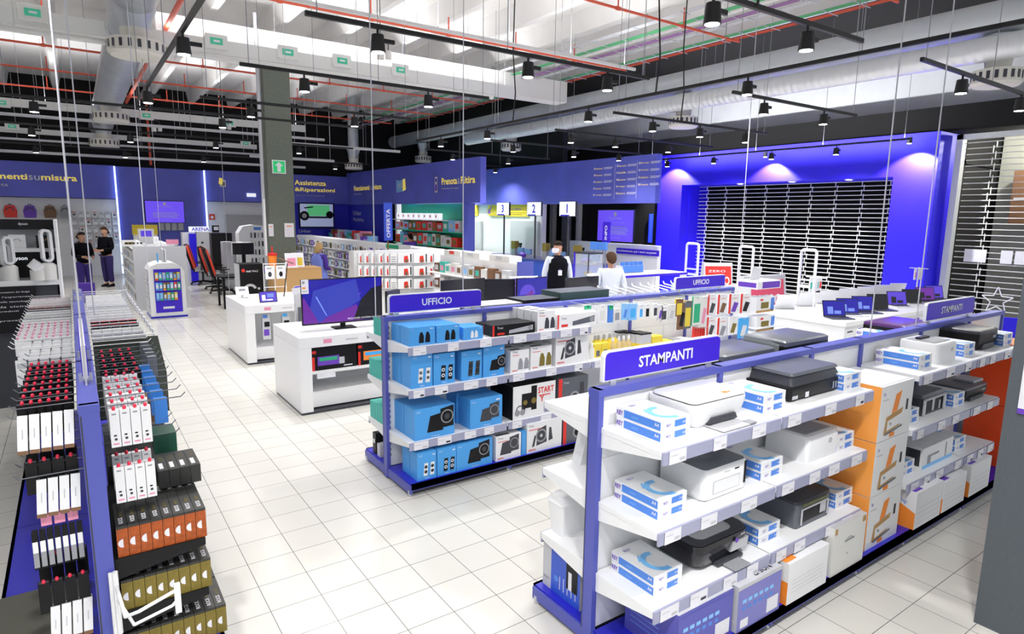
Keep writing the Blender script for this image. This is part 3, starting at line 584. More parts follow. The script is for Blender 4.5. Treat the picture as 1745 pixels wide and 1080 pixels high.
t = T('clear_stand', 'small clear stand between the two black printers behind the rail', 'stand', 3.9, SY+.1, Z1+.02); MB().add([(0, 0, 0), (.0, .3, 0), (.03, .3, .27), (.03, 0, .2)], [(0, 1, 2, 3)], ACRYL).box(0, .04, 0, .3, 0, .008, ACRYL).build('panel', t)
# ------------------------------------------------------------------ printer cartons
def carton(name, lab, x, y, z, w_, d, h, m, deco=None, cat='box', group=None, side=None, top=None):
    b_ = MB().box(0, w_, 0, d, 0, h, m)
    if side: b_.rect('l', 0, -d, 0, 0, h, side, .0008)
    if top: b_.rect('t', h, 0, w_, 0, d, top, .0008)
    if deco: deco(b_, w_, d, h)
    o = b_.build(name, None, (x, y, z)); return tag(o, lab, cat, group)
def d_hp(b_, w_, d, h):
    b_.rect('t', h, .01, w_-.01, .01, .03, LGREY).text('hp', 'f', 0, .03, h-.07, .03, PURPLE, wid=.03).rect('f', 0, .03, .11, h-.1, h-.092, LGREY)
    b_.pat('f', 0, [(.17, h*.45), (.25, h*.5), (.29, h*.85), (.21, h*.8)], ORANGE).pat('f', 0, [(.08, h*.1), (.3, h*.2), (.33, h*.52), (.1, h*.42)], TAN, .0014).pat('f', 0, [(.12, h*.16), (.32, h*.24), (.32, h*.42), (.12, h*.34)], WHITE, .002)
    b_.pat('f', 0, [(.1, h*.08), (.34, h*.16), (.34, h*.2), (.1, h*.12)], PEWTER, .0022).text('hp', 'f', 0, .15, h*.24, .03, BLACK, off=.003).rect('f', 0, w_-.09, w_-.06, h*.45, h*.65, BLACK).rect('f', 0, .17, .24, .01, .04, ORANGE)
ORS = mat('box_orange', (.95, .38, .08), .35)
for k in range(3):
    carton('printer_box', 'orange-sided white printer box with printed printer, %s of the tower' % ['bottom', 'middle', 'top'][k], 4.25, FY-.03, ZB+.385*k, .46, .4, .38, WHITE, d_hp, 'box', 'orange printer box tower', side=ORS)
for k in range(2):
    carton('printer_box', 'bright red-sided box, %s of the pair at the dark pillar' % ['lower', 'upper'][k], 6.82, FY-.02, ZB+.575*k, .42, .36, .57, WHITE, None, 'box', 'red box pair', side=mat('box_red', (1., .09, .01), .35), top=ORANGE)
def d_epson(c, big=True):
    def f(b_, w_, d, h):
        b_.rect('f', 0, .0, w_, 0, h*.92, c).rect('t', h, 0, w_, 0, d, LGREY, .0008).text('EPSON', 't', h, w_*.45, .02, .04, BLACK, bold=True, rot=0).text('EcoTank', 't', h, .03, .06, .03, DGREY)
        for k in range(6): b_.rect('f', 0, .04+k*.05, .075+k*.05, h*.6, h*.68, PALEB, .002).rect('f', 0, .04+k*.05, .07+k*.05, h*.45, h*.53, LBLUE, .002)
        b_.rect('f', 0, w_*.68, w_-.02, h*.08, h*.4, TAG, .002).rect('f', 0, .03, .1, h*.06, h*.25, TAG, .002)
        for k in range(7): b_.rect('l', 0, -d+.04, -.12, h*.25+k*.03, h*.26+k*.03, PALEB, .002)
        b_.text('EPSON', 'l', 0, -.1, h*.2, .02, TAG)
    return f
EPB = mat('box_indigo', (.1, .1, .45), .4)
carton('printer_box', 'indigo ink printer box at the left end of the bottom shelf', 2.32, FY-.05, ZB, .44, .36, .27, EPB, d_epson(EPB), 'box', side=EPB)
carton('printer_box', 'pale indigo box with small pictures, second on the bottom shelf', 2.78, FY-.07, ZB, .4, .3, .27, LGREY, d_epson(mat('box_lilac', (.2, .2, .55), .4)), 'box')
def d_envy(b_, w_, d, h):
    b_.rect('l', 0, -d*.9, -.0, 0, h*.55, ORANGE).rect('t', h, .02, w_*.4, .05, d-.03, mat('photo_olive', (.25, .2, .05), .5)).rect('t', h, .0, w_*.25, .02, d*.4, ORANGE, .002).text('hp', 't', h, w_-.09, d*.3, .03, LBLUE).text('ENVY', 't', h, w_*.5, d*.75, .02, DGREY)
    for k in range(4): b_.rect('f', 0, .04, w_-.05, h*.55-k*.025, h*.56-k*.025, LGREY)
    b_.text('hp', 'l', 0, -d*.5, h*.75, .02, LBLUE)
carton('printer_box', 'white box with orange corner, third on the bottom printer shelf', 3.24, FY-.08, ZB, .43, .34, .26, WHITE, d_envy)
def d_plain(b_, w_, d, h): b_.arc('f', 0, w_*.5, h*.52, .05, .056, .5, PI-.5, GREY).rect('f', 0, w_*.35, w_*.65, h*.6, h*.64, GREY).disc('f', 0, w_*.45, h*.35, .008, GREY).rect('f', 0, .01, .04, h-.05, h-.01, TAN).rect('f', 0, w_-.05, w_-.01, h-.05, h-.01, TAN)
carton('printer_box', 'plain greyish box with a handle slot before the orange tower', 3.74, FY-.07, ZB, .4, .36, .33, OFFW, d_plain, top=LGREY)
def d_hp2(b_, w_, d, h):
    b_.pat('l', 0, [(-d, 0), (0, 0), (0, h*.45), (-d, h)], ORANGE).text('hp', 'l', 0, -.1, h*.62, .04, LBLUE).rect('t', h, .02, .14, .02, .14, PURPLE).rect('t', h, .02, .16, .2, .28, ORANGE)
    for k in range(4): b_.rect('f', 0, .04, w_-.03, h*.55-k*.04, h*.56-k*.04, LGREY)
for i, (x, w_, h) in enumerate(((4.86, .44, .28), (5.33, .42, .25), (5.84, .42, .27))):
    carton('printer_box', 'white box with orange end on the bottom shelf, %s' % ['right next to the orange tower', 'middle of the three', 'nearest the dark pillar'][i], x, FY-.08, ZB, w_, .34, h, WHITE, d_hp2, 'box', 'orange-ended boxes on the bottom shelf')
def d_pic(b_, w_, d, h):
    b_.rect('l', 0, -d+.02, -.02, .02, h-.02, DGREY).rect('f', 0, 0, w_, 0, .03, PALEB).rect('f', 0, .08, .14, .03, h*.55, GREY).rect('f', 0, .08, .28, h*.5, h*.6, GREY, .002).rect('f', 0, .4, .42, .03, h*.85, GREY)
    for k in range(5): b_.rect('l', 0, -d+.04, -.1, h*.3+k*.02, h*.31+k*.02, TAG, .002)
carton('printer_box', 'white box with a grey machine picture on the low shelf', 5.2, FY+.04, Z3, .54, .32, .17, WHITE, d_pic)
# objects on the back side near end
t = T('paper_shredder', 'small white bin-shaped shredder on the back low shelf of the printer unit', 'shredder', 2.2, SY+.3, Z3+.02)
MB().loft([(0, .02, .2, .02, .13, .015), (.2, 0, .22, 0, .15, .02)], WHITE).build('bin', t, smooth=40); MB().loft([(.2, -.005, .225, -.005, .155, .02), (.245, .01, .21, .03, .13, .03)], WHITE2).build('lid', t, smooth=40)
t = T('sign_holder', 'white wedge-shaped card holder on the back middle shelf of the printer unit', 'card holder', 2.36, SY+.34, Z2+.02); MB().prism([(0, 0), (.12, 0), (.1, .16), (.05, .2)], 'y', 0, .08, WHITE).build('wedge', t)
def d_ep2(b_, w_, d, h):
    b_.rect('l', 0, -d+.08, -.0, 0, h*.95, mat('box_blue2', (.03, .1, .6), .4))
    for k in range(5): b_.rect('l', 0, -d+.16+k*.035, -d+.165+k*.035, h*.15, h*.45, TAG, .002)
    b_.rect('l', 0, -.12, -.02, h*.3, h, BLACK, .002).rect('l', 0, -.1, -.07, h*.3, h*.7, TAG, .003).text('EPSON', 'l', 0, -d+.01, h*.2, .012, INK).disc('l', 0, -d+.13, h*.35, .02, LBLUE, .003)
carton('printer_box', 'blue and black printer box on the back bottom shelf, left foreground end', 2.2, SY+.13, ZB, .3, .34, .28, LGREY, d_ep2)
# ------------------------------------------------------------------ audio boxes on the office shelving
def towers(b_, u, v, s, m, cone):
    for k in (0, 1):
        x = u+k*s*.55
        b_.pat('f', 0, [(x, v), (x+s*.34, v), (x+s*.4, v+s), (x+s*.08, v+s)], m)
        for q in (.32, .7): b_.disc('f', 0, x+s*(.19+q*.03), v+s*q, s*.13, cone, .0022).disc('f', 0, x+s*(.19+q*.03), v+s*q, s*.07, DGREY, .0028)
def domes(b_, u, v, s, m):
    for k in (0, 1): b_.pat('f', 0, [(u+k*s*.62, v), (u+k*s*.62+s*.5, v), (u+k*s*.62+s*.5, v+s*.6), (u+k*s*.62+s*.35, v+s*.95), (u+k*s*.62+s*.15, v+s*.95), (u+k*s*.62+s*.05, v+s*.6)], m)
def subw(b_, u, v, s, m):
    b_.pat('f', 0, [(u, v), (u+s*.12, v+s*.55), (u+s*.62, v+s*.62), (u+s*.6, v+s*.0)], m).pat('f', 0, [(u+s*.5, v+s*.08), (u+s, v+s*.1), (u+s, v+s*.82), (u+s*.5, v+s*.74)], m, .0022)
    b_.arc('f', 0, u+s*.75, v+s*.45, s*.2, s*.24, 0, 2*PI, GREY, .003); b_.disc('f', 0, u+s*.75, v+s*.45, s*.1, DGREY, .0034)
def cone_big(b_, u, v, s, m):
    b_.pat('f', 0, [(u+s*.25, v), (u+s*.85, v+s*.1), (u+s*.8, v+s*.9), (u+s*.3, v+s*.75)], m).disc('f', 0, u+s*.52, v+s*.45, s*.32, GREY, .0022).disc('f', 0, u+s*.52, v+s*.45, s*.24, m, .0028).disc('f', 0, u+s*.52, v+s*.45, s*.08, LGREY, .0034)
    b_.pat('f', 0, [(u, v-s*.02), (u+s*.14, v), (u+s*.24, v+s*.5), (u+s*.14, v+s*.52)], m).pat('f', 0, [(u+s*.95, v+s*.12), (u+s*1.2, v+s*.16), (u+s*1.1, v+s*.75), (u+s*.98, v+s*.75)], m)
LOGB = mat('box_azure', (.07, .36, .82), .45)
def dA(kind, m=BLACK, cone=LGREY):
    def f(b_, w_, d, h):
        s = min(w_, h)
        if kind == 't': towers(b_, w_*.32, h*.14, s*.62, m, cone)
        if kind == 'd': domes(b_, w_*.36, h*.14, s*.6, m)
        if kind == 's': subw(b_, w_*.3, h*.2, s*.75 if w_ < h*1.4 else h*.95, m)
        if kind == 'c': cone_big(b_, w_*.12, h*.25, min(h*.66, w_*.65), m)
        b_.text('Z150', 'f', 0, .015, h*.88, h*.045, TAG).rect('f', 0, w_*.4, w_*.62, h*.05, h*.065, TAG).rect('f', 0, w_*.8, w_*.93, h*.86, h*.9, TAG)
    return f
def dT(kind, m=DGREY):
    def f(b_, w_, d, h):
        if kind == 'c': cone_big(b_, w_*.14, h*.2, min(h*.72, w_*.68), m)
        if kind == 'd': domes(b_, w_*.4, h*.12, w_*.52, m)
        if kind == 's': subw(b_, w_*.16, h*.22, w_*.75, m)
        b_.text('Trust', 'f', 0, .02, h*.88, .018, INK).rect('f', 0, .02, w_*.45, h*.76, h*.785, RED).text('stereo', 'f', 0, .02, h*.06, h*.07, RED, bold=True).rect('t', h, .02, w_*.6, .02, .06, DGREY)
    return f
Yf = UY-.4; G1 = 'sky blue speaker boxes'; G2 = 'white speaker boxes'
def A(x, z, w_, d, h, k, lab, m=LOGB, deco=None, y=Yf, g=G1, name='speaker_box', **kw): return carton(name, lab, x, y, z, w_, d, h, m, deco or dA(k), 'box', g, **kw)
A(2.19, Z1, .235, .17, .155, 'd', 'sky blue box with dome speakers, left end of the top shelf'); A(2.19, Z1, .235, .17, .15, 'd', 'sky blue box behind the leftmost one on the top shelf', y=Yf+.18)
A(2.44, Z1, .22, .17, .15, 'd', 'second sky blue box with dome speakers, top shelf'); A(2.44, Z1, .22, .17, .145, 'd', 'sky blue box behind the second one on the top shelf', y=Yf+.18)
A(2.7, Z1, .2, .2, .11, 't', 'smallest sky blue box with white speakers on the top shelf', deco=dA('d', WHITE))
def d_sb(c):
    def f(b_, w_, d, h):
        b_.pat('f', 0, [(w_*.38, h*.15), (w_*.95, h*.3), (w_*.95, h*.75), (w_*.38, h*.45)], c).disc('f', 0, w_*.88, h*.5, h*.22, GREY, .0022).rect('f', 0, 0, .02, 0, h, RED).text('Trust', 'f', 0, .05, h*.65, .02, TAG if c != PEWTER else INK).rect('f', 0, .05, .13, h*.12, h*.3, RED)
    return f
A(3.0, Z1, .47, .14, .1, '', 'black soundbar box with a red end on the top shelf', BLACK, d_sb(SILVER), g='soundbar boxes'); A(3.0, Z1, .47, .14, .095, '', 'black soundbar box behind the first on the top shelf', BLACK, d_sb(SILVER), y=Yf+.15, g='soundbar boxes')
for k in range(4): A(3.5-.012*k, Z1, .21, .095, .19, 'd', 'tall white speaker box on the top shelf, %s from the front' % ORD[k], WHITE, dT('d'), y=Yf+.1*k-.0, g=G2)
for k in range(4): A(3.74, Z1, .5, .095, .14-.0*k, '', 'white soundbar box on the top shelf, %s from the front' % ORD[k], WHITE, d_sb(PEWTER), y=Yf+.1*k, g='white soundbar boxes')
zz = .9
for i, (x, w_, h, k, m, c) in enumerate(((2.2, .2, .29, 't', WHITE, GREY), (2.41, .205, .27, 't', BLACK, TAG), (2.68, .21, .26, 't', DGREY, BLACK), (2.905, .225, .28, 's', BLACK, GREY))):
    lab = ['with white tower speakers', 'with black tower speakers', 'with dark slim speakers', 'with small black speaker set'][i]
    A(x, zz, w_, .18, h, k, 'sky blue box %s on the second shelf' % lab, deco=dA(k, m, c)); A(x, zz, w_, .18, h-.005, k, 'sky blue box directly behind the one %s, second shelf' % lab, y=Yf+.19, deco=dA(k, m, c))
for k in range(3): A(3.2, zz, .21, .12, .21, '', 'white box with curved slim speakers, %s from the front' % ORD[k], WHITE, dT('d', GREY), y=Yf+.13*k, g=G2); A(3.43, zz, .25, .12, .22, '', 'white box with green-grey speakers, %s from the front' % ORD[k], WHITE, dT('d', OLIVE), y=Yf+.13*k, g=G2)
A(3.73, zz, .42, .2, .31, '', 'large white box with round subwoofer on the second shelf', WHITE, dT('c'), g=G2)
yl = Yf-.02
A(2.22, Z3, .38, .2, .27, 's', 'wide blue subwoofer box at the left of the third shelf', y=yl); A(2.22, Z3, .38, .2, .265, 's', 'wide blue box behind the left one on the third shelf', y=yl+.21)
A(2.76, Z3, .34, .2, .27, 's', 'blue box with grey speaker system, middle of the third shelf', y=yl, deco=dA('s', DGREY)); A(2.74, Z3, .34, .2, .28, 's', 'blue box behind the middle one on the third shelf', y=yl+.21)
def d_start(b_, w_, d, h):
    b_.rect('f', 0, .0, .03, 0, h, WHITE).rect('f', 0, w_*.2, w_*.55, h*.22, h*.75, BLACK).disc('f', 0, w_*.28, h*.48, .025, OLIVE, .0028).disc('f', 0, w_*.48, h*.5, .03, OLIVE, .0028).rect('f', 0, w_*.42, w_*.55, h*.6, h*.95, BLACK, .002).arc('f', 0, w_*.16, h*.28, .035, .045, 0, PI, DGREY, .003).disc('f', 0, w_*.1, h*.2, .03, GREY, .003).disc('f', 0, w_*.22, h*.2, .03, GREY, .003).rect('f', 0, w_*.28, w_*.42, h*.22, h*.3, TAG, .003)
    b_.text('START', 'f', 0, w_*.58, h*.68, .06, RED, bold=True, wid=.19).rect('f', 0, w_*.6, w_*.88, h*.6, h*.63, RED).text('Y', 'f', 0, w_*.62, h*.42, .06, RED, bold=True)
A(3.22, Z3, .5, .38, .32, '', 'white and black START box with headphones, third shelf', WHITE, d_start, y=yl, g='gaming audio boxes', side=BLACK, top=BLACK)
def d_red(b_, w_, d, h):
    b_.rect('f', 0, 0, w_*.12, 0, h, RED).text('Trust', 'f', 0, w_*.16, h*.82, .022, TAG).disc('f', 0, w_*.55, h*.35, h*.2, GREY).disc('f', 0, w_*.55, h*.35, h*.13, BLACK, .0022).pat('f', 0, [(w_*.7, h*.2), (w_*.9, h*.2), (w_*.85, h*.8), (w_*.72, h*.8)], DGREY, .002)
A(3.76, Z3, .38, .3, .32, '', 'dark box with a red end on the third shelf', PEWTER, d_red, y=yl, g='gaming audio boxes')
yb = Yf-.06
for i, (x, w_, h, k, m, c) in enumerate(((2.22, .18, .24, 't', WHITE, BLACK), (2.41, .185, .24, 't', BLACK, TAG), (2.6, .37, .24, 's', BLACK, GREY))):
    A(x, ZB, w_, .14, h, k, 'sky blue box %s on the bottom shelf' % ['with white tower speakers', 'with black tower speakers', 'wide, with black speaker set'][i], y=yb, deco=dA(k, m, c))
A(2.22, ZB, .18, .14, .235, 't', 'sky blue box behind the white tower one, bottom shelf', y=yb+.15)
A(3.01, ZB, .28, .2, .23, '', 'white box with wireless speaker set, bottom shelf', WHITE, dT('s'), y=yb, g=G2); A(3.3, ZB, .05, .2, .23, '', 'narrow blue box edge between two white boxes, bottom shelf', LOGB, lambda *a: None, y=yb)
A(3.36, ZB, .42, .2, .29, '', 'large white box with round subwoofer on the bottom shelf', WHITE, dT('c'), y=yb, g=G2); A(3.8, ZB, .33, .2, .29, '', 'dark box with a red end on the bottom shelf', PEWTER, d_red, y=yb, g='gaming audio boxes')
# teal boxes at the back end
for z, n, lab in ((Z1, 4, 'top'), (Z2, 6, 'middle'), (Z3, 6, 'low')):
    for k in range(n): carton('teal_box', 'thin teal box on the %s back shelf of the office unit, %s from the post' % (lab, ORD[k]), 2.17, UY+.06+k*.06, z, .22, .055, .16, TEAL, None, 'box', 'thin teal boxes', side=TEAL, top=PEWTER if z == Z1 else None)
carton('black_box', 'small black box on the back bottom shelf of the office unit', 2.17, UY+.3, ZB, .18, .07, .2, BLACK, lambda b_, w_, d, h: b_.rect('l', 0, -.06, -.02, h*.5, h*.7, TAG)); carton('grey_box', 'small grey box beside the black one, back bottom shelf', 2.17, UY+.2, ZB, .18, .07, .12, LGREY)
# ------------------------------------------------------------------ pegged packs
def pack(lab, x, y, z, w_, h, card, art=None, am=BLACK, d=.02, g='hanging packs on the office shelving', tilt=0):
    """z is the top of the card; a hook from the pegboard carries it"""
    b_ = MB().box(-w_/2, w_/2, 0, d, -h, 0, card).rect('f', 0, -.012, .012, -.02, -.012, LGREY)
    if art == 'rect': b_.rect('f', 0, -w_*.3, w_*.3, -h*.85, -h*.3, am)
    if art == 'slant': b_.pat('f', 0, [(-w_*.35, -h*.85), (w_*.1, -h*.9), (w_*.35, -h*.4), (-w_*.1, -h*.35)], am)
    if art == 'redside': b_.rect('f', 0, -w_/2, -w_*.3, -h, 0, RED).pat('f', 0, [(-w_*.25, -h*.9), (w_*.15, -h*.95), (w_*.42, -h*.5), (-w_*.0, -h*.42)], am, .002).text('CABLE', 'f', 0, -w_*.2, -h*.25, h*.06, RED, wid=w_*.5)
    if art == 'top': b_.rect('f', 0, -w_/2, w_/2, -h*.25, 0, am)
    if art == 'frame': b_.rect('f', 0, -w_*.5, w_*.5, -h, -h*.0, am).rect('f', 0, -w_*.36, w_*.36, -h*.92, -h*.25, card, .002)
    o = b_.build('hanging_pack', None, (x, y, z)); return tag(o, lab, 'package', g)
hk = MB(); hooks = []
def pk(cx, top, bot, wpx, card, art, am, lab, y=4.66, d=.02):
    sc = 5.132; px, py0, py1 = 990+cx/sc, 480+top/sc, 480+bot/sc
    X0 = PXY(px, py0, y); X1 = PXY(px, py1, y); W_ = PXY(px+wpx/sc, py0, y)[0]-X0[0]
    pack(lab, X0[0], y, X0[2], W_, X0[2]-X1[2], card, art, am, d)
    hooks.append((X0[0], y, X0[2]))
def PXY(px, py, y):   # where a line of sight through a picture point meets the vertical plane at depth y
    v = Vector(((px-872.5)/1066.338, (py-540)/1066.338, 1)); dr = _r2*v.x+_d2*v.y+_f*v.z
    return dr*(y/dr.y)+Vector((0, 0, 2.3297))
PKS = [(60, 205, 350, 62, WHITE, 'top', GREEN, 'white pack with a green head, leftmost on the pegs'), (110, 250, 345, 40, WHITE, 'rect', GREY, 'small white pack with a grey device beside the green-headed one'),
 (190, 205, 362, 75, WHITE, 'rect', OFFW, 'clear white blister pack, third from left'), (265, 205, 355, 38, LBLUE, 'top', GREEN, 'narrow blue pack with a green head'), (320, 235, 352, 62, OFFW, 'rect', GREY, 'grey calculator pack right of the blue one'),
 (392, 190, 330, 50, PALEB, 'slant', LBLUE, 'pale blue pack, left one of two'), (458, 190, 335, 70, PALEB, 'rect', SKYB, 'pale blue pack, right one of two'), (530, 200, 325, 40, WHITE, 'rect', SKYB, 'white pack with a blue calculator'),
 (585, 195, 322, 45, WHITE, 'rect', BLACK, 'white pack with a black recorder, left of two'), (655, 192, 312, 45, WHITE, 'rect', DGREY, 'white pack with a dark recorder, right of two'), (700, 200, 335, 40, OFFW, 'slant', PURPLE, 'white pack with purple print'),
 (735, 215, 348, 50, WHITE, 'rect', DGREY, 'white pack with a dark handset'), (800, 200, 335, 60, OFFW, 'slant', LGREY, 'pale pack with a slanted device'), (865, 150, 300, 62, YELLOW, 'frame', BROWN, 'yellow and brown pack with a paper label'),
 (893, 180, 415, 66, BROWN, 'slant', BLACK, 'long brown pack with black tools'), (942, 165, 408, 64, YELLOW, 'frame', PEWTER, 'long yellow pack with orange spot'), (1022, 130, 375, 72, GREEN, 'frame', OFFW, 'tall pack with a green panel'), (1085, 130, 395, 56, OFFW, 'slant', PINK, 'tall white and pink pack'),
 (1150, 110, 282, 76, WHITE, 'redside', DGREY, 'red-edged cable pack, upper row, first from left'), (1243, 110, 278, 84, WHITE, 'redside', BROWN, 'red-edged cable pack, upper row, second from left'), (1345, 105, 272, 90, WHITE, 'redside', PURPLE, 'red-edged cable pack, upper row, third from left'), (1445, 100, 268, 88, WHITE, 'redside', BLACK, 'red-edged cable pack, upper row, rightmost'),
 (1142, 305, 470, 74, WHITE, 'redside', DGREY, 'red-edged cable pack, lower row, leftmost'), (1240, 310, 478, 84, WHITE, 'redside', GREY, 'red-edged cable pack, lower row, second from left'), (1340, 305, 462, 74, WHITE, 'slant', OLIVE, 'white pack with a green edge, lower row'), (1430, 315, 490, 80, SKYB, 'slant', TAG, 'blue and white cable pack, lower row')]
for q in PKS: pk(*q)
for k in range(6): pk(995+k*22, 395, 492, 17, RED, '', RED, 'narrow red pack in a row under the tall packs, %s from left' % ORD[k], 4.7)
for i, (cy0, cy1) in enumerate(((112, 275), (290, 440))):
    def d_of(b_, w_, d, h): b_.rect('f', 0, 0, w_, 0, h*.15, TAN).rect('f', 0, w_*.25, w_*.68, h*.25, h*.65, OLIVE, .002).rect('f', 0, w_*.8, w_, h*.1, h*.9, LBLUE).rect('f', 0, w_*.2, w_*.35, h*.75, h*.88, RED)
    a = PXY(990+1530/5.132, 480+cy1/5.132, 4.66); b2 = PXY(990+1695/5.132, 480+cy0/5.132, 4.66)
    for kx, off in ((0, 0),): carton('accessory_box', '%s white box with a dark screen picture at the far shelf end' % ['upper', 'lower'][i], a.x, 4.66, a.z, b2.x-a.x, .12, .2, WHITE, d_of, 'box', 'boxes at the shelf end')
t = thing('end_shelf', 'blue bracketed end shelf under the white picture boxes at the far end', 'shelf', (6.97, 4.6, 0)); MB().box(0, .62, 0, .55, .68, .71, BASEB).box(0, .62, .0, .02, .62, .7, BASEB).build('board', t); MB().box(0, .62, .52, .56, 0.0, 1.46, WHITE).box(.0, .62, .0, .5, .955, .965, WHITE).box(0, .03, .02, .5, .3, .68, BASEB).build('support', t)
hkm = MB()
for (x, y, z) in hooks: pass
t = thing('peg_hooks', 'row of thin wire peg hooks above the packs on the office shelving', 'hooks', (4.15, UY-.02, 1.3)); 
for (x, y, z) in hooks: MB().tube([(x-4.15, 0, z-1.3+.0), (x-4.15, y-UY-.02, z-1.3+.0), (x-4.15, y-UY-.03, z-1.3+.02)], .003, SILVER, 5).build('hook', t)
# bottles, pouches, cartons on the small shelf
def bx_(cx, y=4.62): return PXY(990+cx/5.132, 480+600/5.132, y).x
def bottle(x, y, z, h, m, capm, lab, r=.028):
    t = thing('cleaner_bottle', lab, 'bottle', (x, y, z), 0, 'cleaner bottles')
    MB().lathe([(r, 0), (r, h*.62), (r*.45, h*.74), (r*.4, h*.78)], (0, 0, 0), m, 12).build('bottle', t, smooth=50); MB().lathe([(r*.5, h*.78), (r*.5, h*.9), (r*.35, h)], (0, 0, 0), capm, 10).build('cap', t, smooth=50)
for i, cx in enumerate((105, 300, 350, 393, 437)): bottle(bx_(cx), 4.64+.02*(i > 0), .9, .17 if i == 0 else .19, OFFW if i == 0 else mat('bottle_amber', (.7, .55, .25), .3), WHITE, 'small cleaner bottle on the shelf under the packs, %s from left' % ORD[i])
for i, cx in enumerate((170, 235)): tag(MB().prism([(-.045, 0), (.045, 0), (.05, .14), (-.05, .14)], 'y', 0, .05, YELLOW).rect('f', 0, -.02, .03, .01, .07, PEWTER).build('wipes_pouch', None, (bx_(cx), 4.66, .9)), 'yellow wipes pouch, %s of the two beside the bottles' % ['left', 'right'][i], 'pouch')
for i, cx in enumerate((150, 195, 245, 290, 120)): bottle(bx_(cx, 4.8), 4.8, .9, .2, YELLOW, LGREY, 'taller yellow tub behind the wipes pouches, %s' % ORD[i], .036)
for i, (cx, yy) in enumerate(((370, 4.86), (440, 4.8), (500, 4.74), (560, 4.66))):
    t = thing('wipe_box', 'grey box with a black lid on a yellow base, %s from left' % ORD[i], 'box', (bx_(cx, yy), yy, .9), 0, 'grey black-lidded boxes'); MB().box(-.07, .09, 0, .08, 0, .07, YELLOW).box(-.07, .09, 0, .08, .07, .17, LGREY).build('carton', t); MB().box(-.072, .092, -.002, .082, .17, .185, BLACK).build('lid', t)
for i, cx in enumerate((690, 800, 880, 930)): carton('yellow_box', '%s box on the shelf right of the black-lidded boxes' % ['yellow', 'small yellow', 'grey mouse', 'white flat'][i], bx_(cx)-.06, 4.68, .9, .16 if i < 1 else .12, .1, .13 if i < 1 else .06, [YELLOW, YELLOW, GREY, OFFW][i], lambda b_, w_, d, h: b_.rect('f', 0, 0, w_, 0, h*.3, PEWTER))

for (key, k) in (('white low inkjet', .9), ('big black ink tank', .74), ('tall white boxy', .74), ('white laser printer', .8), ('rounded black inkjet', .88), ('slate grey multifunction', .73), ('dark printer with silver', .85)):
    for o in list(bpy.data.objects):
        if o.parent is None and str(o.get('label', '')).startswith(key): o.scale = (1, 1, k)
# ================================================================== accessory wall on the left
LX0 = 3.34
gp = [LX0+k for k in range(6)]
LG = gondola('gondola_shelving', 'long double-sided accessory wall with a blue top rail at the left foreground', (0, 0, 0), PI/2, gp, [(gp[0], gp[1], .675), (gp[0], gp[1], .395)], [], dep=.44, backm=mat('grid_white', (.75, .76, .78), .5), lm=BLACK, price=False)
t = thing('wire_grid', 'black wire grid panel on the near bay of the accessory wall', 'wire grid', (0, LX0+.5, .9))
b_ = MB()
for s_ in (-1, 1):
    b_.box(s_*.024, s_*.028, -.47, .47, -.75, .5, BLACK)
    for k in range(13): b_.box(s_*.03, s_*.035, -.47, .47, -.7+k*.095, -.695+k*.095, PEWTER)
    for k in range(11): b_.box(s_*.035, s_*.04, -.46+k*.09, -.455+k*.09, -.75, .5, PEWTER)
b_.build('mesh_panel', t)
t = thing('header_sign', 'white-framed header sign seen edge-on on top of the accessory wall', 'sign', (0, 3.72, HG)); MB().box(-.01, .01, 0, .95, .03, .2, WHITE).box(-.014, .014, .02, .93, .04, .19, SIGNB).build('panel', t); MB().box(-.03, .03, .08, .1, 0, .04, SILVER).box(-.03, .03, .7, .72, 0, .04, SILVER).build('clip', t)
t = thing('header_sign', 'second edge-on header sign farther along the accessory wall', 'sign', (0, 7.2, HG)); MB().box(-.012, .012, 0, .95, .03, .19, ACRYL).build('panel', t); MB().box(-.03, .03, .1, .12, 0, .04, SILVER).box(-.03, .03, .8, .82, 0, .04, SILVER).build('clip', t)
# front arm
t = thing('price_tag_arm', 'white double-bar display arm at the near bottom corner of the accessory wall', 'display arm', (.06, 3.0, .62))
MB().tube([(-.02, .3, -.3), (-.02, .3, .02)], .012, WHITE, 8).tube([(-.04, .3, -.3), (-.04, .3, .02)], .008, WHITE, 8).build('post', t)
MB().tube([(-.02, .3, -.05), (.0, .02, -.06), (.05, -.02, -.03), (.2, -.02, .02)], .008, WHITE, 8).tube([(-.02, .3, -.12), (.03, .02, -.11), (.18, -.02, -.05), (.2, -.02, -.03)], .007, WHITE, 8).build('arm', t); MB().box(.19, .215, -.03, -.01, -.09, .05, WHITE2).build('tag_plate', t)
def d_moon(c):
    def f(b_, w_, d, h):
        b_.rect('f', 0, 0, w_, 0, h*.92, c).disc('f', 0, w_*.55, h*.45, h*.14, TAG, .002, 8, PI*.5, PI*1.5).text('ROCK', 't', h, w_*.7, .03, w_*.42, TAG, bold=True, rot=PI/2).text('ROCK', 't', h, w_*.7, .12, w_*.3, OLIVE, rot=PI/2, bold=True)
    return f
for (z, h, m, n, w_, rows, lab) in ((.675, .155, ORR, 8, .049, 3, 'burnt orange'), (.395, .155, OLIVE, 8, .05, 2, 'olive gold, middle shelf'), (ZB, .155, OLIVE, 9, .051, 2, 'olive gold, bottom shelf')):
    b_ = MB().box(0, w_-.002, 0, .3, 0, h, mat('box_charcoal', (.03, .032, .03), .35)); d_moon(m)(b_, w_-.002, .3, h)
    pr = b_.build('accessory_box', None); tag(pr, '', 'box')
    for r in range(rows):
        for k in range(n):
            if z > .6 and r > 0 and k < 3: continue
            place(pr, (.06+w_*k, LX0+.02+.31*r, z), 0, 'slim dark box with %s front, %s from the blue post, %s row' % (lab, ORD[k], ['front', 'second', 'third'][r]), 'slim dark boxes with half moon print')
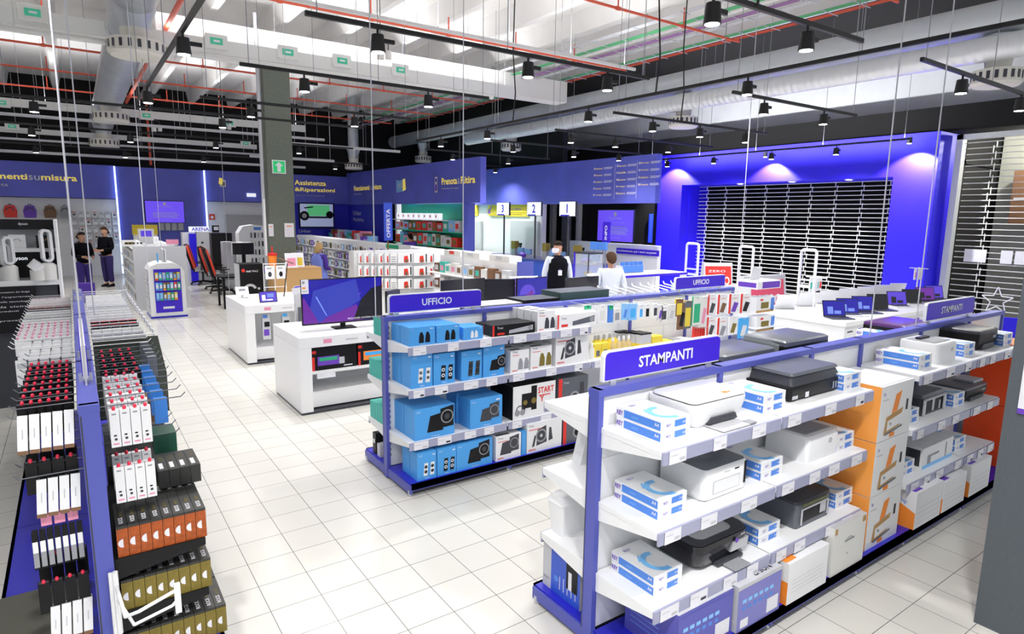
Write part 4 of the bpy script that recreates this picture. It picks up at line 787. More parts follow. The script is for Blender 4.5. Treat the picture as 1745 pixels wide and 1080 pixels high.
def hang(name, w_, d, h, card, art, lock=True, lab=''):
    b_ = MB().box(-w_/2, w_/2, 0, d, -h, 0, card)
    if art: art(b_, w_, d, h)
    o = b_.build(name, None); tag(o, '', 'package')
    if lock: MB().lathe([(.006, .0), (.008, .005), (.008, .013), (.004, .018)], (0, d*.2, 0), LOCK, 8).build('security_lock', o, label='small red security lock', smooth=60)
    return o
def a_white(b_, w_, d, h):
    b_.rect('f', 0, -w_*.25, w_*.2, -h*.12, -h*.08, GREY).rect('f', 0, -w_*.2, w_*.1, -h*.7, -h*.66, BLACK).disc('f', 0, 0, -h*.78, w_*.16, DGREY).rect('f', 0, -w_*.3, w_*.3, -h*.93, -h*.89, PINK).rect('l', -w_/2, -d, 0, -h, 0, LGREY, .0006)
PW = hang('boxed_accessory', .04, .035, .18, WHITE, a_white)
def row(proto, xs, y, z, fmt, group, sgn=1, start=0):
    for k, x in enumerate(xs): place(proto, (x, y, z), 0, fmt % ORD[k+start], group)
XR = [.095+.043*k for k in range(4)]
hooksR = MB()
for j, y in enumerate((3.38, 3.52, 3.66, 3.8, 3.95, 4.1)):
    row(PW, XR, y, 1.4, 'tall white boxed accessory, upper pegs, %s out from the rail, ' + ORD[j] + ' row back', 'white boxed accessories right of the rail')
for j, y in enumerate((3.38, 3.55)): row(PW, XR, y, 1.12, 'tall white boxed accessory, lower pegs, %s out from the rail, ' + ORD[j] + ' row back', 'white boxed accessories right of the rail')
PB = hang('boxed_accessory', .045, .03, .15, BLACK, lambda b_, w_, d, h: b_.rect('t', 0, -w_*.4, w_*.4, .004, d*.6, PEWTER))
for j in range(5): row(PB, [.1+.052*k for k in range(4)], 4.3+.16*j, 1.38, 'black boxed accessory with red lock, %s out from the rail, ' + ORD[j] + ' of the dark rows', 'black locked accessories right of the rail')
PBL = hang('boxed_accessory', .06, .05, .13, mat('pack_blue', (.03, .2, .65), .4), None, False)
for j in range(6): place(PBL, (.31+.012*j*0, 3.62+.17*j, 1.36), 0, 'small bright blue box at the outer end of the pegs, %s from the viewer' % ORD[j], 'small bright blue boxes')
PGR = hang('boxed_accessory', .055, .04, .14, PEWTER, lambda b_, w_, d, h: b_.rect('t', 0, -w_*.4, w_*.4, .004, d*.6, LGREY), False)
for j in range(6): place(PGR, (.36, 4.55+.13*j, 1.4), 0, 'grey boxed accessory near the outer ends of the pegs, %s from the viewer' % ORD[j], 'grey boxed accessories')
def darkpeg(x, y, z, lab): carton('accessory_box', lab, x, y, z, .05, .28, .1, mat('box_charcoal', (.03, .032, .03), .35), lambda b_, w_, d, h: b_.rect('t', h, .01, .03, .03, .12, TAG).text('ROCK', 't', h, .036, .16, .018, OLIVE, rot=PI/2), 'box', 'dark boxes lying behind the white ones')
for k in range(4): darkpeg(.28+.052*k, 3.7, .84, 'dark lying box beside the lower white boxes, %s outward' % ORD[k])
carton('accessory_box', 'rainbow tinted dark box behind the lower white boxes', .3, 4.1, .9, .12, .18, .12, mat('dark_teal', (.03, .12, .08), .3)); carton('accessory_box', 'brown edged box beside the tall white boxes', .27, 3.9, 1.16, .06, .2, .12, BROWN)
t = thing('shelf_divider', 'dark translucent divider panel across the accessory wall pegs', 'divider', (.26, 5.2, 1.14)); MB().box(-.2, .18, -.006, .006, -.3, .28, mat('divider_dark', (.05, .06, .05), .2)).prism([(-.2, .28), (.2, .28), (.24, .0), (.24, -.3), (.19, -.3)], 'y', .0, .008, mat('divider_dark', (.05, .06, .05), .2)).build('panel', t)
# far part of the right side
stl = [(WHITE, LGREY), (OFFW, WHITE), (PEWTER, BLACK), (WHITE, PINK), (BLACK, RED), (LGREY, GREY)]
SP = []
for i, (a, c) in enumerate(stl):
    SP.append(hang('slim_package', .064, .022, .16, a, (lambda c: lambda b_, w_, d, h: b_.rect('t', 0, -w_*.48, w_*.48, .003, d*.8, c).rect('f', 0, -w_*.4, w_*.4, -h*.3, -h*.1, c))(c), False))
ln = ['white and grey', 'all pale', 'slate and black', 'white and pink', 'black and red', 'light grey']
for j in range(15):
    y = 5.4+.2*j; i = [5, 5, 1, 2, 4, 3, 1, 1, 0, 5, 0, 1, 0, 1, 1][j]
    for k in range(5): place(SP[i], (.1+.067*k, y, 1.4), 0, '%s package right of the rail, %s outward, %s row past the divider' % (ln[i], ORD[k], ORD[j]), 'slim packages right of the rail')
# left side
PWL = hang('boxed_accessory', .036, .05, .17, WHITE, lambda b_, w_, d, h: b_.rect('f', 0, -w_*.06, w_*.06, -h*.6, -h*.35, LGREY).rect('f', 0, -w_/2, w_/2, -h, -h*.9, BROWN).rect('t', 0, -w_/2, w_/2, d*.3, d*.5, BLACK), False)
for z, n, h in ((1.43, 5, .17), (1.125, 4, .16), (.5, 4, .2)):
    for k in range(n):
        place(PWL, (-.075-.042*k, LX0+.05, z), 0, 'white boxed accessory hanging left of the rail, %s level, %s from the post' % ({1.43: 'upper', 1.125: 'middle', .5: 'bottom'}[z], ORD[k]), 'white boxes left of the rail', tilt=(-.22, .06, 0))
PBW = hang('boxed_accessory', .022, .05, .17, BLACK, lambda b_, w_, d, h: b_.rect('f', 0, -w_*.45, w_*.45, -h*.55, -h*.25, WHITE).rect('f', 0, -w_*.45, w_*.45, -h*.95, -h*.55, GREY), False)
for k in range(7): place(PBW, (-.08-.028*k, LX0+.05, .88), 0, 'slim black and white pack left of the rail, %s from the post' % ORD[k], 'slim black and white packs', tilt=(-.12, 0, 0))
for j in range(8): row(PB, [-.085-.034*k for k in range(6)], 3.62+.13*j, 1.42, 'small black item with red lock left of the rail, %s out, ' + ORD[j] + ' row', 'black locked items left of the rail')
for j in range(2): row(PB, [-.085-.05*k for k in range(4)], 3.42+.15*j, 1.2, 'black item with a red lock between white boxes, %s from the post, ' + ORD[j] + ' row', 'black locked items at mid height'); row(PB, [-.085-.05*k for k in range(4)], 3.4+.15*j, .62+.06*j, 'black item with a red lock near the bottom, %s from the post, ' + ORD[j] + ' row', 'black locked items near the bottom')
for k in range(3): carton('accessory_box', 'small pale pink pack under the white boxes, %s from the post' % ORD[k], -.12-.05*k, LX0+.06, .9, .04, .04, .05, PINK)
PST = hang('slim_package', .05, .02, .14, WHITE, lambda b_, w_, d, h: b_.rect('t', 0, -w_*.48, w_*.48, .002, d*.7, WHITE), False)
PPK = hang('slim_package', .036, .02, .12, WHITE, lambda b_, w_, d, h: b_.disc('t', 0, 0, d*.5, .007, PINK, n=6), True); PPK.children[0].data = PPK.children[0].data.copy(); PPK.children[0].data.materials[0] = PINK; PPK.children[0]['label'] = 'pale pink security lock'
for j in range(8): row(PST if j % 3 else SP[0], [-.09-.055*k for k in range(5)], 4.72+.11*j, 1.42, 'white slim package left of the rail, %s out, ' + ORD[j] + ' row behind the red locks', 'white slim packages left of the rail')
for j in range(6): row(PPK, [-.085-.042*k for k in range(8)], 5.62+.13*j, 1.4, 'white pack with a pale pink lock, %s out from the rail, ' + ORD[j] + ' pink row', 'white packs with pink locks')
for j in range(11):
    i = [1, 0, 5, 1, 0, 2, 4, 3, 1, 3, 3][j]
    row(SP[i], [-.1-.067*k for k in range(5)], 6.42+.17*j, 1.4, ln[i]+' package left of the rail, %s out, ' + ORD[j] + ' row past the pink locks', 'far slim packages left of the rail')
for sgn, lab in ((1, 'right'), (-1, 'left')):   # peg hooks and price rails
    ys = [3.4+.16*k for k in range(31)]
    for k, y in enumerate(ys):
        for z in ((1.42,) if k > 6 else (1.42, 1.14)):
            if sgn < 0 or k > 1 or z > 1.2:
                MB().tube([(y, -sgn*.04, z), (y, -sgn*.38 if k > 10 or sgn > 0 else -sgn*.28, z), (y, -sgn*(.4 if k > 10 or sgn > 0 else .3), z+.02)], .0028, WHITE if k > 9 else PEWTER, 5).build('peg_hook', LG)
carton('floor_tray', 'dark olive grey tray on the left base of the near accessory bay', -.5, LX0+.02, ZB, .42, .95, .03, mat('tray_dark', (.1, .1, .08), .7))
# price labels at the ends of the far right pegs
t = thing('price_rail', 'white wire rail of price tickets along the right edge of the accessory wall', 'price rail', (.45, 5.4, 1.42)); b_ = MB()
for k in range(14): b_.box(-.004, .004, k*.22-.05, k*.22+.05, -.03, .02, TAG)
b_.tube([(0, -.1, 0), (0, 3.0, 0)], .004, WHITE, 5).tube([(0, -.1, 0), (-.4, -.1, 0)], .004, WHITE, 5).tube([(0, 3, 0), (-.4, 3, 0)], .004, WHITE, 5).build('rail', t)
# ================================================================== appliance display behind it
t = thing('display_stand', 'black and white appliance display at the far left', 'display', (-.14, 9.3, 0))
MB().box(-1.6, -.03, .45, .5, 0, 2.18, LGREY).box(-.03, 0, -.1, .5, 0, 2.2, WHITE).build('back_panel', t)
MB().box(-1.6, -.03, .3, .5, 2.08, 2.2, BLACK).text('dyson', 'f', .3, -.38, 2.125, .038, TAG, bold=True).build('header', t)
MB().box(-1.6, -.03, .1, .45, 1.82, 1.86, WHITE).build('shelf', t); MB().box(-1.6, -.03, .3, .45, 1.5, 1.82, BLACK).text('dyson', 'f', .3, -.47, 1.7, .06, LITW, bold=True).build('logo_panel', t)
MB().box(-1.6, -.03, -.1, .5, 1.44, 1.5, WHITE2).box(-1.6, -.05, -.05, .45, 0, 1.44, DGREY).build('counter', t)
b_ = MB().box(-1.6, -.26, -.12, -.1, .9, 1.44, BLACK)
for k, s in enumerate(('innovazione del design', 'e l\'esperienza', 'della tecnologia', 'da vicino', 'prodotti', '', 'provali qui')): b_.text(s, 'f', -.12, -.62, 1.36-.055*k, .024, TAG, sh=.2, wid=.3 if len(s) > 8 else .18) if s else None
b_.build('poster', t)
for i, (x, y, s, h) in enumerate(((-.26, 9.24, 1.0, .36), (-.62, 9.24, .9, .3), (-.66, 9.26, .8, .24))):
    t = thing('air_purifier', ['white loop air purifier, rightmost and tallest on the appliance counter', 'white loop air purifier at the left edge on the appliance counter', 'smaller white loop air purifier behind the left one'][i], 'air purifier', (x, y+.04*i, 1.5), .25)
    MB().lathe([(.085*s, 0), (.085*s, .17*s), (.05*s, .2*s)], (0, 0, 0), OFFW, 20).build('base', t, smooth=50)
    P = []; b_ = MB(); r = .045*s
    for k in range(17):
        a = -PI/2+2*PI*k/16; zz_ = (h*.62+.1)*s if False else 0
        px_ = r*math.cos(a); pz = .22*s+h*.5+(h*.5-r)*(1 if math.sin(a) > 0 else -1)+r*math.sin(a); P.append(Vector((px_, 0, pz)))
    for a, b in zip(P[:-1], P[1:]):
        n_ = (b-a).normalized(); m_ = Vector((n_.z, 0, -n_.x))*.014
        b_.add([a+m_+Vector((0, -.05, 0)), a+m_+Vector((0, .05, 0)), b+m_+Vector((0, .05, 0)), b+m_+Vector((0, -.05, 0)), a-m_+Vector((0, -.05, 0)), a-m_+Vector((0, .05, 0)), b-m_+Vector((0, .05, 0)), b-m_+Vector((0, -.05, 0))], [(0, 1, 2, 3), (4, 5, 6, 7), (0, 4, 7, 3), (1, 5, 6, 2)], WHITE)
    b_.build('loop', t)
t = thing('air_purifier', 'short white purifier with a tilted round head on the appliance counter', 'air purifier', (-.36, 9.22, 1.5)); MB().lathe([(.08, 0), (.08, .12)], (0, 0, 0), OFFW, 20).build('base', t, smooth=50); MB().cyl((-.04, 0, .12), (.03, 0, .2), .08, WHITE, 20).build('head', t, smooth=50)
carton('appliance_box', 'white fan box on the upper appliance shelf', -.62, 9.5, 1.86, .16, .1, .16, WHITE, lambda b_, w_, d, h: b_.arc('f', 0, w_*.5, h*.5, .03, .036, 0, PI, GREY)); carton('appliance_box', 'black box with copper print on the upper appliance shelf', -.36, 9.5, 1.86, .15, .1, .15, BLACK, lambda b_, w_, d, h: b_.pat('f', 0, [(.01, h*.6), (w_*.5, h*.7), (w_-.01, h*.95), (w_*.6, h*.55)], BROWN))
# backpacks and packs on the back wall
for i, (x, c) in enumerate(((-1.62, RED), (-1.1, PURPLE), (-.55, BROWN), (-.12, GREY))):
    t = thing('backpack', '%s backpack hung on the white back wall above the appliance display' % ['red', 'violet', 'brown and black', 'grey'][i], 'backpack', (x, 26.95, 2.05))
    MB().prism([(-.14, 0), (.14, 0), (.16, .2), (.1, .36), (-.1, .36), (-.16, .2)], 'y', -.12, .06, c).build('bag', t, bevel=.02); MB().arc('f', -.125, 0, .2, .09, .12, 0, PI, DGREY).build('trim_panel', t); MB().tube([(-.05, 0, .36), (-.03, 0, .42), (.03, 0, .42), (.05, 0, .36)], .01, BLACK, 6).build('handle', t)
WP = hang('wall_package', .15, .03, .2, WHITE, lambda b_, w_, d, h: b_.arc('f', 0, 0, -h*.5, .035, .05, 0, PI, DGREY).rect('f', 0, -.06, .06, -.03, -.01, GREY), False)
WP2 = hang('wall_package', .15, .03, .2, OFFW, lambda b_, w_, d, h: b_.disc('f', 0, 0, -h*.5, .04, PEWTER).rect('f', 0, -.06, .06, -.03, -.01, RED), False)
for r in range(5):
    for k in range(7): place(WP if (r+k) % 3 else WP2, (.12+.2*k, 26.98, 2.25-.26*r), 0, 'small white headphone package on the back wall, column %s from left, row %s from top' % (ORD[k], ORD[r]), 'headphone packages on the back wall')

for j in range(4):  # dark cartons added to keep the gap below the pegs dark
    for k in range(2): carton('filler_carton', 'added dark filler carton on the right base of the accessory wall, %s from the viewer, %s' % (ORD[j], ['lower', 'upper'][k]), .07, LX0+1.03+.24*j, ZB+.34*k, .38, .23, .33, mat('box_charcoal', (.03, .032, .03), .35), lambda b_, w_, d, h: b_.rect('f', 0, .03, w_-.03, .04, h*.5, OLIVE), 'box', 'added dark filler cartons')
# ================================================================== desks and screens
def desk(name, lab, x0, x1, y0, y1, h=.92, shelf=None):
    t = thing(name, lab, 'desk', (x0, y0, 0)); W_, D = x1-x0, y1-y0
    MB().box(0, W_, 0, D, h-.13, h, WHITE2).rect('f', 0, .28, .38, h-.09, h-.04, PINK, .003).rect('f', 0, .55, .7, h-.075, h-.06, LGREY, .003).build('top', t, bevel=.006)
    MB().box(0, .14, 0, D, .03, h-.13, WHITE2).build('side_panel', t); MB().box(W_-.14, W_, 0, D, .03, h-.13, WHITE2).build('side_panel', t)
    MB().box(.14, W_-.14, D*.5, D*.5+.03, .03, h-.13, WHITE).box(.14, W_-.14, .1, D*.5, .05, .24, WHITE2).build('inner_panel', t)
    MB().box(.01, W_-.01, .01, D-.01, 0, .03, DGREY).build('plinth', t)
    if shelf: MB().box(.14, W_-.14, .02, D*.5, shelf-.03, shelf, WHITE).rect('f', .02, .2, .42, shelf-.09, shelf-.03, TAG, .003).build('shelf', t)
    return t
desk('display_desk', 'white display desk with a monitor, in the middle by the aisle', 2.02, 3.95, 7.1, 8.22, .92, .5)
desk('display_desk', 'white display desk with tablets behind the monitor desk', 2.06, 3.9, 10.0, 11.45, .92)
desk('display_desk', 'white display desk with monitors behind the office shelving', 4.25, 7.3, 7.4, 8.8)
K0 = (.01, .01, .02)
SCRB = mat('screen_blue', K0, .2, emit=.6, emit_c=(.01, .005, .5)); SCRV = mat('screen_violet', K0, .2, emit=.7, emit_c=(.12, .06, .75)); SCRP = mat('screen_purple', K0, .2, emit=.5, emit_c=(.25, .03, .55)); SCRL = mat('screen_pale', K0, .2, emit=.8, emit_c=(.2, .3, .9))
def screen_art(b_, W_, H_, k=0):
    b_.rect('f', 0, .012, W_-.012, .02, H_-.012, SCRB if k != 2 else GBLACK, .002)
    if k == 0:
        b_.pat('f', 0, [(.06, .03), (W_*.3, .03), (W_*.72, H_*.5), (W_*.66, H_-.02), (W_*.14, H_-.14)], mat('screen_indigo', K0, .2, emit=.7, emit_c=(.04, .06, .55)), .003).pat('f', 0, [(.012, .02), (W_*.2, .02), (.03, H_*.6), (.012, H_*.6)], SCRP, .0035).pat('f', 0, [(W_*.2, .02), (W_*.75, .02), (W_*.66, H_*.4), (W_*.3, H_*.16)], SCRP, .004)
        b_.pat('f', 0, [(W_*.62, .03), (W_-.012, .02), (W_-.012, H_*.8), (W_*.86, H_*.75), (W_*.72, H_*.5)], GBLACK, .0045).text('REDUCED SYSTEM NOISE', 'f', 0, W_*.55, .04, .02, TAG, wid=W_*.4, off=.006).pat('f', 0, [(W_*.68, H_*.62), (W_*.73, H_*.68), (W_*.7, H_*.6)], SCRV, .005)
        b_.pat('f', 0, [(W_*.28, H_*.2), (W_*.3, H_*.18), (W_*.18, H_*.62), (W_*.16, H_*.62)], SCRL, .005)
    if k in (1, 3): b_.disc('f', 0, W_*.35, H_*.3, H_*.42, SCRV, .003, 16, 0, PI).pat('f', 0, [(W_*.1, .02), (W_*.6, .02), (W_*.5, H_*.5)], SCRP, .004)
def monitor(lab, x, y, z, W_, H_, k=0, rz=0., lift=.07, cat='monitor'):
    t = thing('monitor', lab, cat, (x, y, z), rz)
    b_ = MB().box(0, W_, 0, .035, lift, lift+H_, GBLACK); c_ = MB(); screen_art(c_, W_, H_, k); c_.v = [(a, b, c+lift) for a, b, c in c_.v]
    b_.build('housing', t, bevel=.004); c_.build('screen', t)
    MB().loft([(0, W_/2-.14, W_/2+.14, -.1, .12, .02), (.012, W_/2-.13, W_/2+.13, -.09, .11, .02)], BLACK).box(W_/2-.03, W_/2+.03, .03, .06, .01, lift+.1, BLACK).build('stand', t)
    return t
m0 = monitor('large monitor showing a blue and violet phone picture on the middle desk', 2.19, 7.52, .92, 1.02, .56, 0, -.02, .06)
b_ = MB().box(0, .085, -.008, 0, 0, .17, TAG).rect('f', -.008, .01, .04, .12, .15, GREY).rect('f', -.008, .01, .05, .06, .08, ORANGE).rect('f', -.008, .01, .07, .02, .04, LGREY)
tag(b_.build('energy_label', None, (2.19, 7.513, 1.37)), 'white energy label stuck on the corner of the large monitor', 'label')
def d_kb(c):
    def f(b_, w_, d, h): b_.rect('f', 0, 0, .03, 0, h*.6, RED).rect('f', 0, w_*.12, w_*.6, h*.2, h*.6, c, .002).rect('f', 0, w_*.16, w_*.56, h*.4, h*.55, GREEN if c != ORANGE else SKYB, .003).rect('f', 0, w_*.6, w_*.72, h*.2, h*.5, LGREY, .002).rect('f', 0, w_*.7, w_*.9, h*.08, h*.13, TAG).rect('f', 0, 0, .05, h*.75, h*.88, RED)
    return f
carton('keyboard_box', 'black gaming keyboard box with green print in the middle desk', 2.18, 7.16, .5, .54, .3, .27, BLACK, d_kb(PURPLE)); carton('keyboard_box', 'black gaming keyboard box with orange print in the middle desk', 2.74, 7.16, .5, .56, .3, .28, BLACK, d_kb(ORANGE))
monitor('dark wide monitor right behind the near UFFICIO sign', 3.98-.35, 8.0, .92, .95, .38, 2, 0, .06) if False else None
monitor('dark wide monitor behind the near UFFICIO sign', 4.32, 7.95, .92, .8, .4, 2, .1); monitor('black monitor seen right of the UFFICIO sign', 5.2, 8.2, .92, .5, .36, 2, -.4); monitor('monitor with a glowing violet picture on the rear desk', 5.62, 7.9, .92, .62, .38, 3, .05); monitor('black monitor in front of the man in the dark vest', 6.5, 7.75, .92, .72, .36, 2, .03)
monitor('small grey-backed monitor beside the large monitor', 3.45, 7.9, .92, .3, .3, 2, .5)
def laptop(lab, x, y, z, rz, scr=SCRB, s=1., lidc=BLACK, base=DGREY, open_=1.25, grp=None):
    t = thing('laptop', lab, 'laptop', (x, y, z), rz, grp); w_, d = .34*s, .24*s
    MB().box(-w_/2, w_/2, -d, 0, 0, .016, base).rect('t', .016, -w_*.42, w_*.42, -d*.62, -d*.12, BLACK).build('keyboard_base', t, bevel=.003)
    R_ = Matrix.Rotation(-(PI/2-open_), 3, 'X'); b_ = MB().box(-w_/2, w_/2, 0, .008, 0, d, lidc, rot=R_, piv=(0, 0, 0))
    if scr: q = MB().rect('f', 0, -w_*.47, w_*.47, d*.06, d*.95, scr, .001).rect('f', 0, -w_*.3, -w_*.05, d*.15, d*.6, SCRL if scr is SCRB else GBLACK, .002).rect('f', 0, .0, w_*.3, d*.15, d*.35, SCRL if scr is SCRB else GBLACK, .002); q.v = [tuple(R_@Vector(v)) for v in q.v]; q.build('screen', t).location = (0, 0, .014)
    b_.build('lid', t).location = (0, 0, .014); return t
t = thing('tablet', 'tablet with a bright blue desktop screen on the rear white desk', 'tablet', (2.34, 10.25, .92)); R_ = Matrix.Rotation(-.3, 3, 'X')
MB().box(0, .27, 0, .01, 0, .18, BLACK, rot=R_, piv=(0, 0, 0)).build('housing', t); q = MB().rect('f', 0, .01, .26, .012, .168, SCRV).rect('f', 0, .04, .09, .03, .12, LITW, .002).rect('f', 0, .1, .2, .03, .05, LITW, .002).rect('f', 0, .12, .22, .08, .14, SCRL, .002); q.v = [tuple(R_@Vector(v)) for v in q.v]; q.build('screen', t); MB().box(.1, .17, 0, .12, 0, .01, BLACK).build('stand', t)
t = thing('tablet_stand', 'silver tablet stand at the back left of the rear white desk', 'stand', (2.22, 10.9, .92)); MB().box(-.1, .1, 0, .01, .05, .2, SILVER, rot=Matrix.Rotation(-.5, 3, 'X')).rect('f', -.0, -.05, .05, .07, .16, GREY).build('plate', t); MB().lathe([(.09, 0), (.08, .012), (.015, .02), (.015, .09)], (0, 0, 0), SILVER, 16).build('base', t)
t = thing('card_rack', 'white wire rack of hanging mouse packs on the rear white desk', 'rack', (2.58, 10.95, .92))
MB().tube([(0, 0, 0), (0, 0, .56)], .006, WHITE).tube([(.18, 0, 0), (.18, 0, .56)], .006, WHITE).tube([(.36, 0, 0), (.36, 0, .56)], .006, WHITE).tube([(0, 0, .55), (.36, 0, .55)], .006, WHITE).tube([(0, 0, .16), (.36, 0, .16)], .006, WHITE).build('frame', t)
for i, (x, m) in enumerate(((2.67, DGREY), (2.85, BLACK))): tag(MB().box(-.07, .07, 0, .03, -.22, 0, WHITE).disc('f', 0, 0, -.14, .03, m, rv=.045).rect('f', 0, -.05, .03, -.05, -.03, GREY).build('mouse_pack', None, (x, 10.9, 1.44)), 'white mouse pack on the wire rack, %s one' % ['left', 'right'][i], 'package')
t = thing('selfie_stick', 'dark stick tool leaning over the wire rack', 'stick', (2.75, 10.85, .92)); MB().tube([(.12, 0, 0), (.17, 0, .35), (.2, 0, .56)], .008, BLACK).tube([(.06, 0, .65), (.3, 0, .55)], .01, BROWN).build('stick', t)
for i, (x, c) in enumerate(((2.36, LBLUE), (2.66, SKYB))): tag(MB().box(-.06, .06, 0, .03, -.4, 0, LGREY).rect('f', 0, -.05, .02, -.06, -.01, c).rect('f', 0, -.03, .05, -.2, -.12, BLACK).rect('f', 0, -.04, .04, -.34, -.24, PURPLE).rect('l', -.06, -.03, 0, -.4, -.05, BLACK).build('hanging_display', None, (x+.02, 10.08, .76)), 'phone holder pack hanging under the rear desk, %s' % ['left', 'right'][i], 'package')
for i, (x, y, c) in enumerate(((2.98, 10.3, LGREY), (3.1, 10.6, PURPLE), (3.35, 10.9, LGREY))): laptop('open laptop on the rear white desk, %s from left' % ORD[i], x, y, .92, .7, SCRV if i == 1 else None, .8, LGREY)
# grey lean holder between desks
t = thing('brochure_holder', 'pale upright brochure holder left of the large monitor', 'holder', (2.62, 9.0, 0)); MB().prism([(-.05, 0), (.06, 0), (.05, 1.12), (.0, 1.18)], 'x', -.09, .05, LGREY).rect('f', -.05, -.07, .03, .7, 1.0, PEWTER).build('stand', t)
# ------------------------------------------------------------------ laptop counter on the right
t = thing('laptop_counter', 'long white counter with rows of open laptops before the shutter', 'counter', (8.8, 4.4, 0))
MB().box(0, 4.5, 0, 1.6, .85, .92, WHITE2).build('top', t, bevel=.006); b_ = MB().box(.02, 4.48, .02, 1.58, .03, .85, WHITE2)
for k in range(5): b_.rect('f', .02, .4+k*.9, .55+k*.9, .74, .8, PINK if k % 2 else PURPLE).rect('f', .02, .1+k*.9, .25+k*.9, .76, .78, INK)
b_.build('body', t)
for i, (x, y, s) in enumerate(((9.15, 4.75, SCRB), (9.6, 4.78, SCRB), (10.1, 4.8, SCRB), (10.62, 4.82, None), (11.35, 4.85, SCRV), (11.95, 4.87, None), (12.55, 4.9, SCRP), (13.05, 4.95, SCRV))):
    laptop('open laptop in the front row on the long counter, %s from left' % ORD[i], x, y, .92, -.55, s, 1.0, GBLACK, LGREY if i in (1, 4, 5) else DGREY, grp='laptops on the long counter')
for i in range(7): laptop('pale laptop back in the rear row on the long counter, %s from left' % ORD[i], 9.25+.62*i, 5.62, .92, PI-.5, SCRB, 1.0, SILVER, LGREY, grp='laptops on the long counter')
for i, (x, y) in enumerate(((9.35, 5.2), (13.1, 5.3))):
    t = thing('accessory_stand', 'white wire stand with small hanging packs, %s end of the laptop counter' % ['left', 'right'][i], 'stand', (x, y, .92))
    MB().tube([(0, 0, 0), (0, 0, .56)], .012, WHITE).tube([(-.16, 0, .54), (.16, 0, .54)], .008, WHITE).tube([(0, -.16, .54), (0, .16, .54)], .008, WHITE).lathe([(.1, 0), (.1, .012)], (0, 0, 0), WHITE).build('frame', t)
    for k, (dx, dy, m) in enumerate(((-.13, 0, TEAL if i == 0 else PINK), (-.04, -.03, TAG), (.05, 0, TEAL if i == 0 else BROWN), (.13, 0, RED if i == 0 else TAG))):
        tag(MB().box(-.035, .035, -.01, .01, -.2, 0, TAG).rect('f', -.01, -.025, .025, -.16, -.06, m).build('hanging_pack', None, (x+dx, y+dy, 1.45)), 'small pack on the %s wire stand of the laptop counter, %s from left' % (['left', 'right'][i], ORD[k]), 'package', 'packs on the wire stands')
tag(MB().box(0, 1.0, 0, .05, 0, .62, PORTB).build('low_barrier', None, (13.75, 4.35, 0), -1.0), 'low bright blue barrier panel before the shop window', 'barrier')
t = thing('star_decal', 'white star outline sticker low on the shop window', 'sticker', (15.5, 4.75, .75)); b_ = MB()
P = [(.28*(1 if k % 2 == 0 else .42)*math.cos(PI/2+PI*k/5), .28*(1 if k % 2 == 0 else .42)*math.sin(PI/2+PI*k/5)) for k in range(11)]
b_.tube([(0, a, b) for a, b in P], .012, TAG, 5).build('outline', t)
# gates
for i, (y0, y1) in enumerate(((11.97, 11.55), (10.2, 9.8), (8.48, 8.1))):
    t = thing('security_gate', 'white anti-theft gate before the shutter, %s from the left' % ORD[i], 'security gate', (14.5, (y0+y1)/2, 0), 0, 'anti-theft gates'); d = (y0-y1)/2
    MB().tube([(0, -d, 0), (0, -d, 1.58), (0, -d+.05, 1.62), (0, d-.05, 1.62), (0, d, 1.58), (0, d, 0)], .035, WHITE, 10).build('frame', t, smooth=50); MB().box(-.02, .02, -d, d, .72, .78, WHITE).box(-.02, .02, -d, d, .88, .92, WHITE).box(-.06, .06, -d-.05, d+.05, 0, .1, LGREY).build('crossbar', t)
def aboard(lab, x, y, rz, w_, h, m, txt, sub, tc=TAG, edge=LGREY, z=0):
    D = .25*min(1, h); t = thing('floor_sign' if z == 0 else 'table_sign', lab, 'sign', (x, y, z), rz); b_ = MB().prism([(-D, 0), (D, 0), (.06*D/.25, h), (-.06*D/.25, h)], 'x', 0, w_, edge); b_.build('frame', t, bevel=.006)
    R_ = Matrix.Rotation(-math.atan2(.76*D, h), 3, 'X'); q = MB().rect('f', 0, w_*.05, w_*.95, h*.06, h*.94, m, .004).text(txt, 'f', 0, w_*.1, h*.5, h*.2 if len(txt) < 7 else h*.14, tc, wid=w_*.8, bold=True, off=.008).text(sub, 'f', 0, w_*.15, h*.8, h*.05, tc, wid=w_*.6, off=.008)
    q.v = [tuple(R_@Vector(v)+Vector((0, -D, 0))) for v in q.v]; q.build('poster', t)
aboard('red TASSO floor sign behind the office shelving end', 10.75, 7.5, -.12, 1.2, 1.22, mat('poster_red', (.7, .08, .15), .4), 'TASSO', 'finanziamento', TAG)
aboard('red and white floor sign behind the left anti-theft gate', 13.9, 10.9, -.5, .8, 1.15, RED, 'TASSO', 'ZERO', TAG)
aboard('violet TUTTO NUOVO tabletop sign on the rear monitor desk', 5.98, 8.62, -.25, .5, .4, PURPLE, 'TUTTO NUOVO', 'soddisfatti', TAG, WHITE, .92)
# things on top of the office shelving
yb2 = UY+.1
carton('audio_receiver', 'flat grey-topped black box lying behind the rail in front of the white shirt', 4.2, yb2+.02, Z1, .7, .34, .27, mat('dark_teal2', (.04, .08, .07), .3), top=PEWTER); carton('audio_receiver', 'low black console box behind the rail right of the UFFICIO sign', 3.72, yb2+.02, Z1, .46, .3, .22, BLACK, top=PEWTER); carton('keyboard_box', 'flat grey box behind the rail next to the near UFFICIO sign', 3.2, yb2+.02, Z1, .5, .3, .2, GREY, top=LGREY)
t = thing('hook_rail', 'row of white plastic hooks standing on the rear of the office shelving', 'hooks', (4.95, UY+.05, 1.42))
for k in range(13): MB().tube([(k*.14, 0, .0), (k*.14, .0, .06), (k*.14+.02, .32, .09), (k*.14+.02, .34, .12)], .008, WHITE, 6).build('hook', t)
b_ = MB(); b_.box(-.05, 1.9, -.01, .01, -.02, .06, ACRYL).build('rail', t)
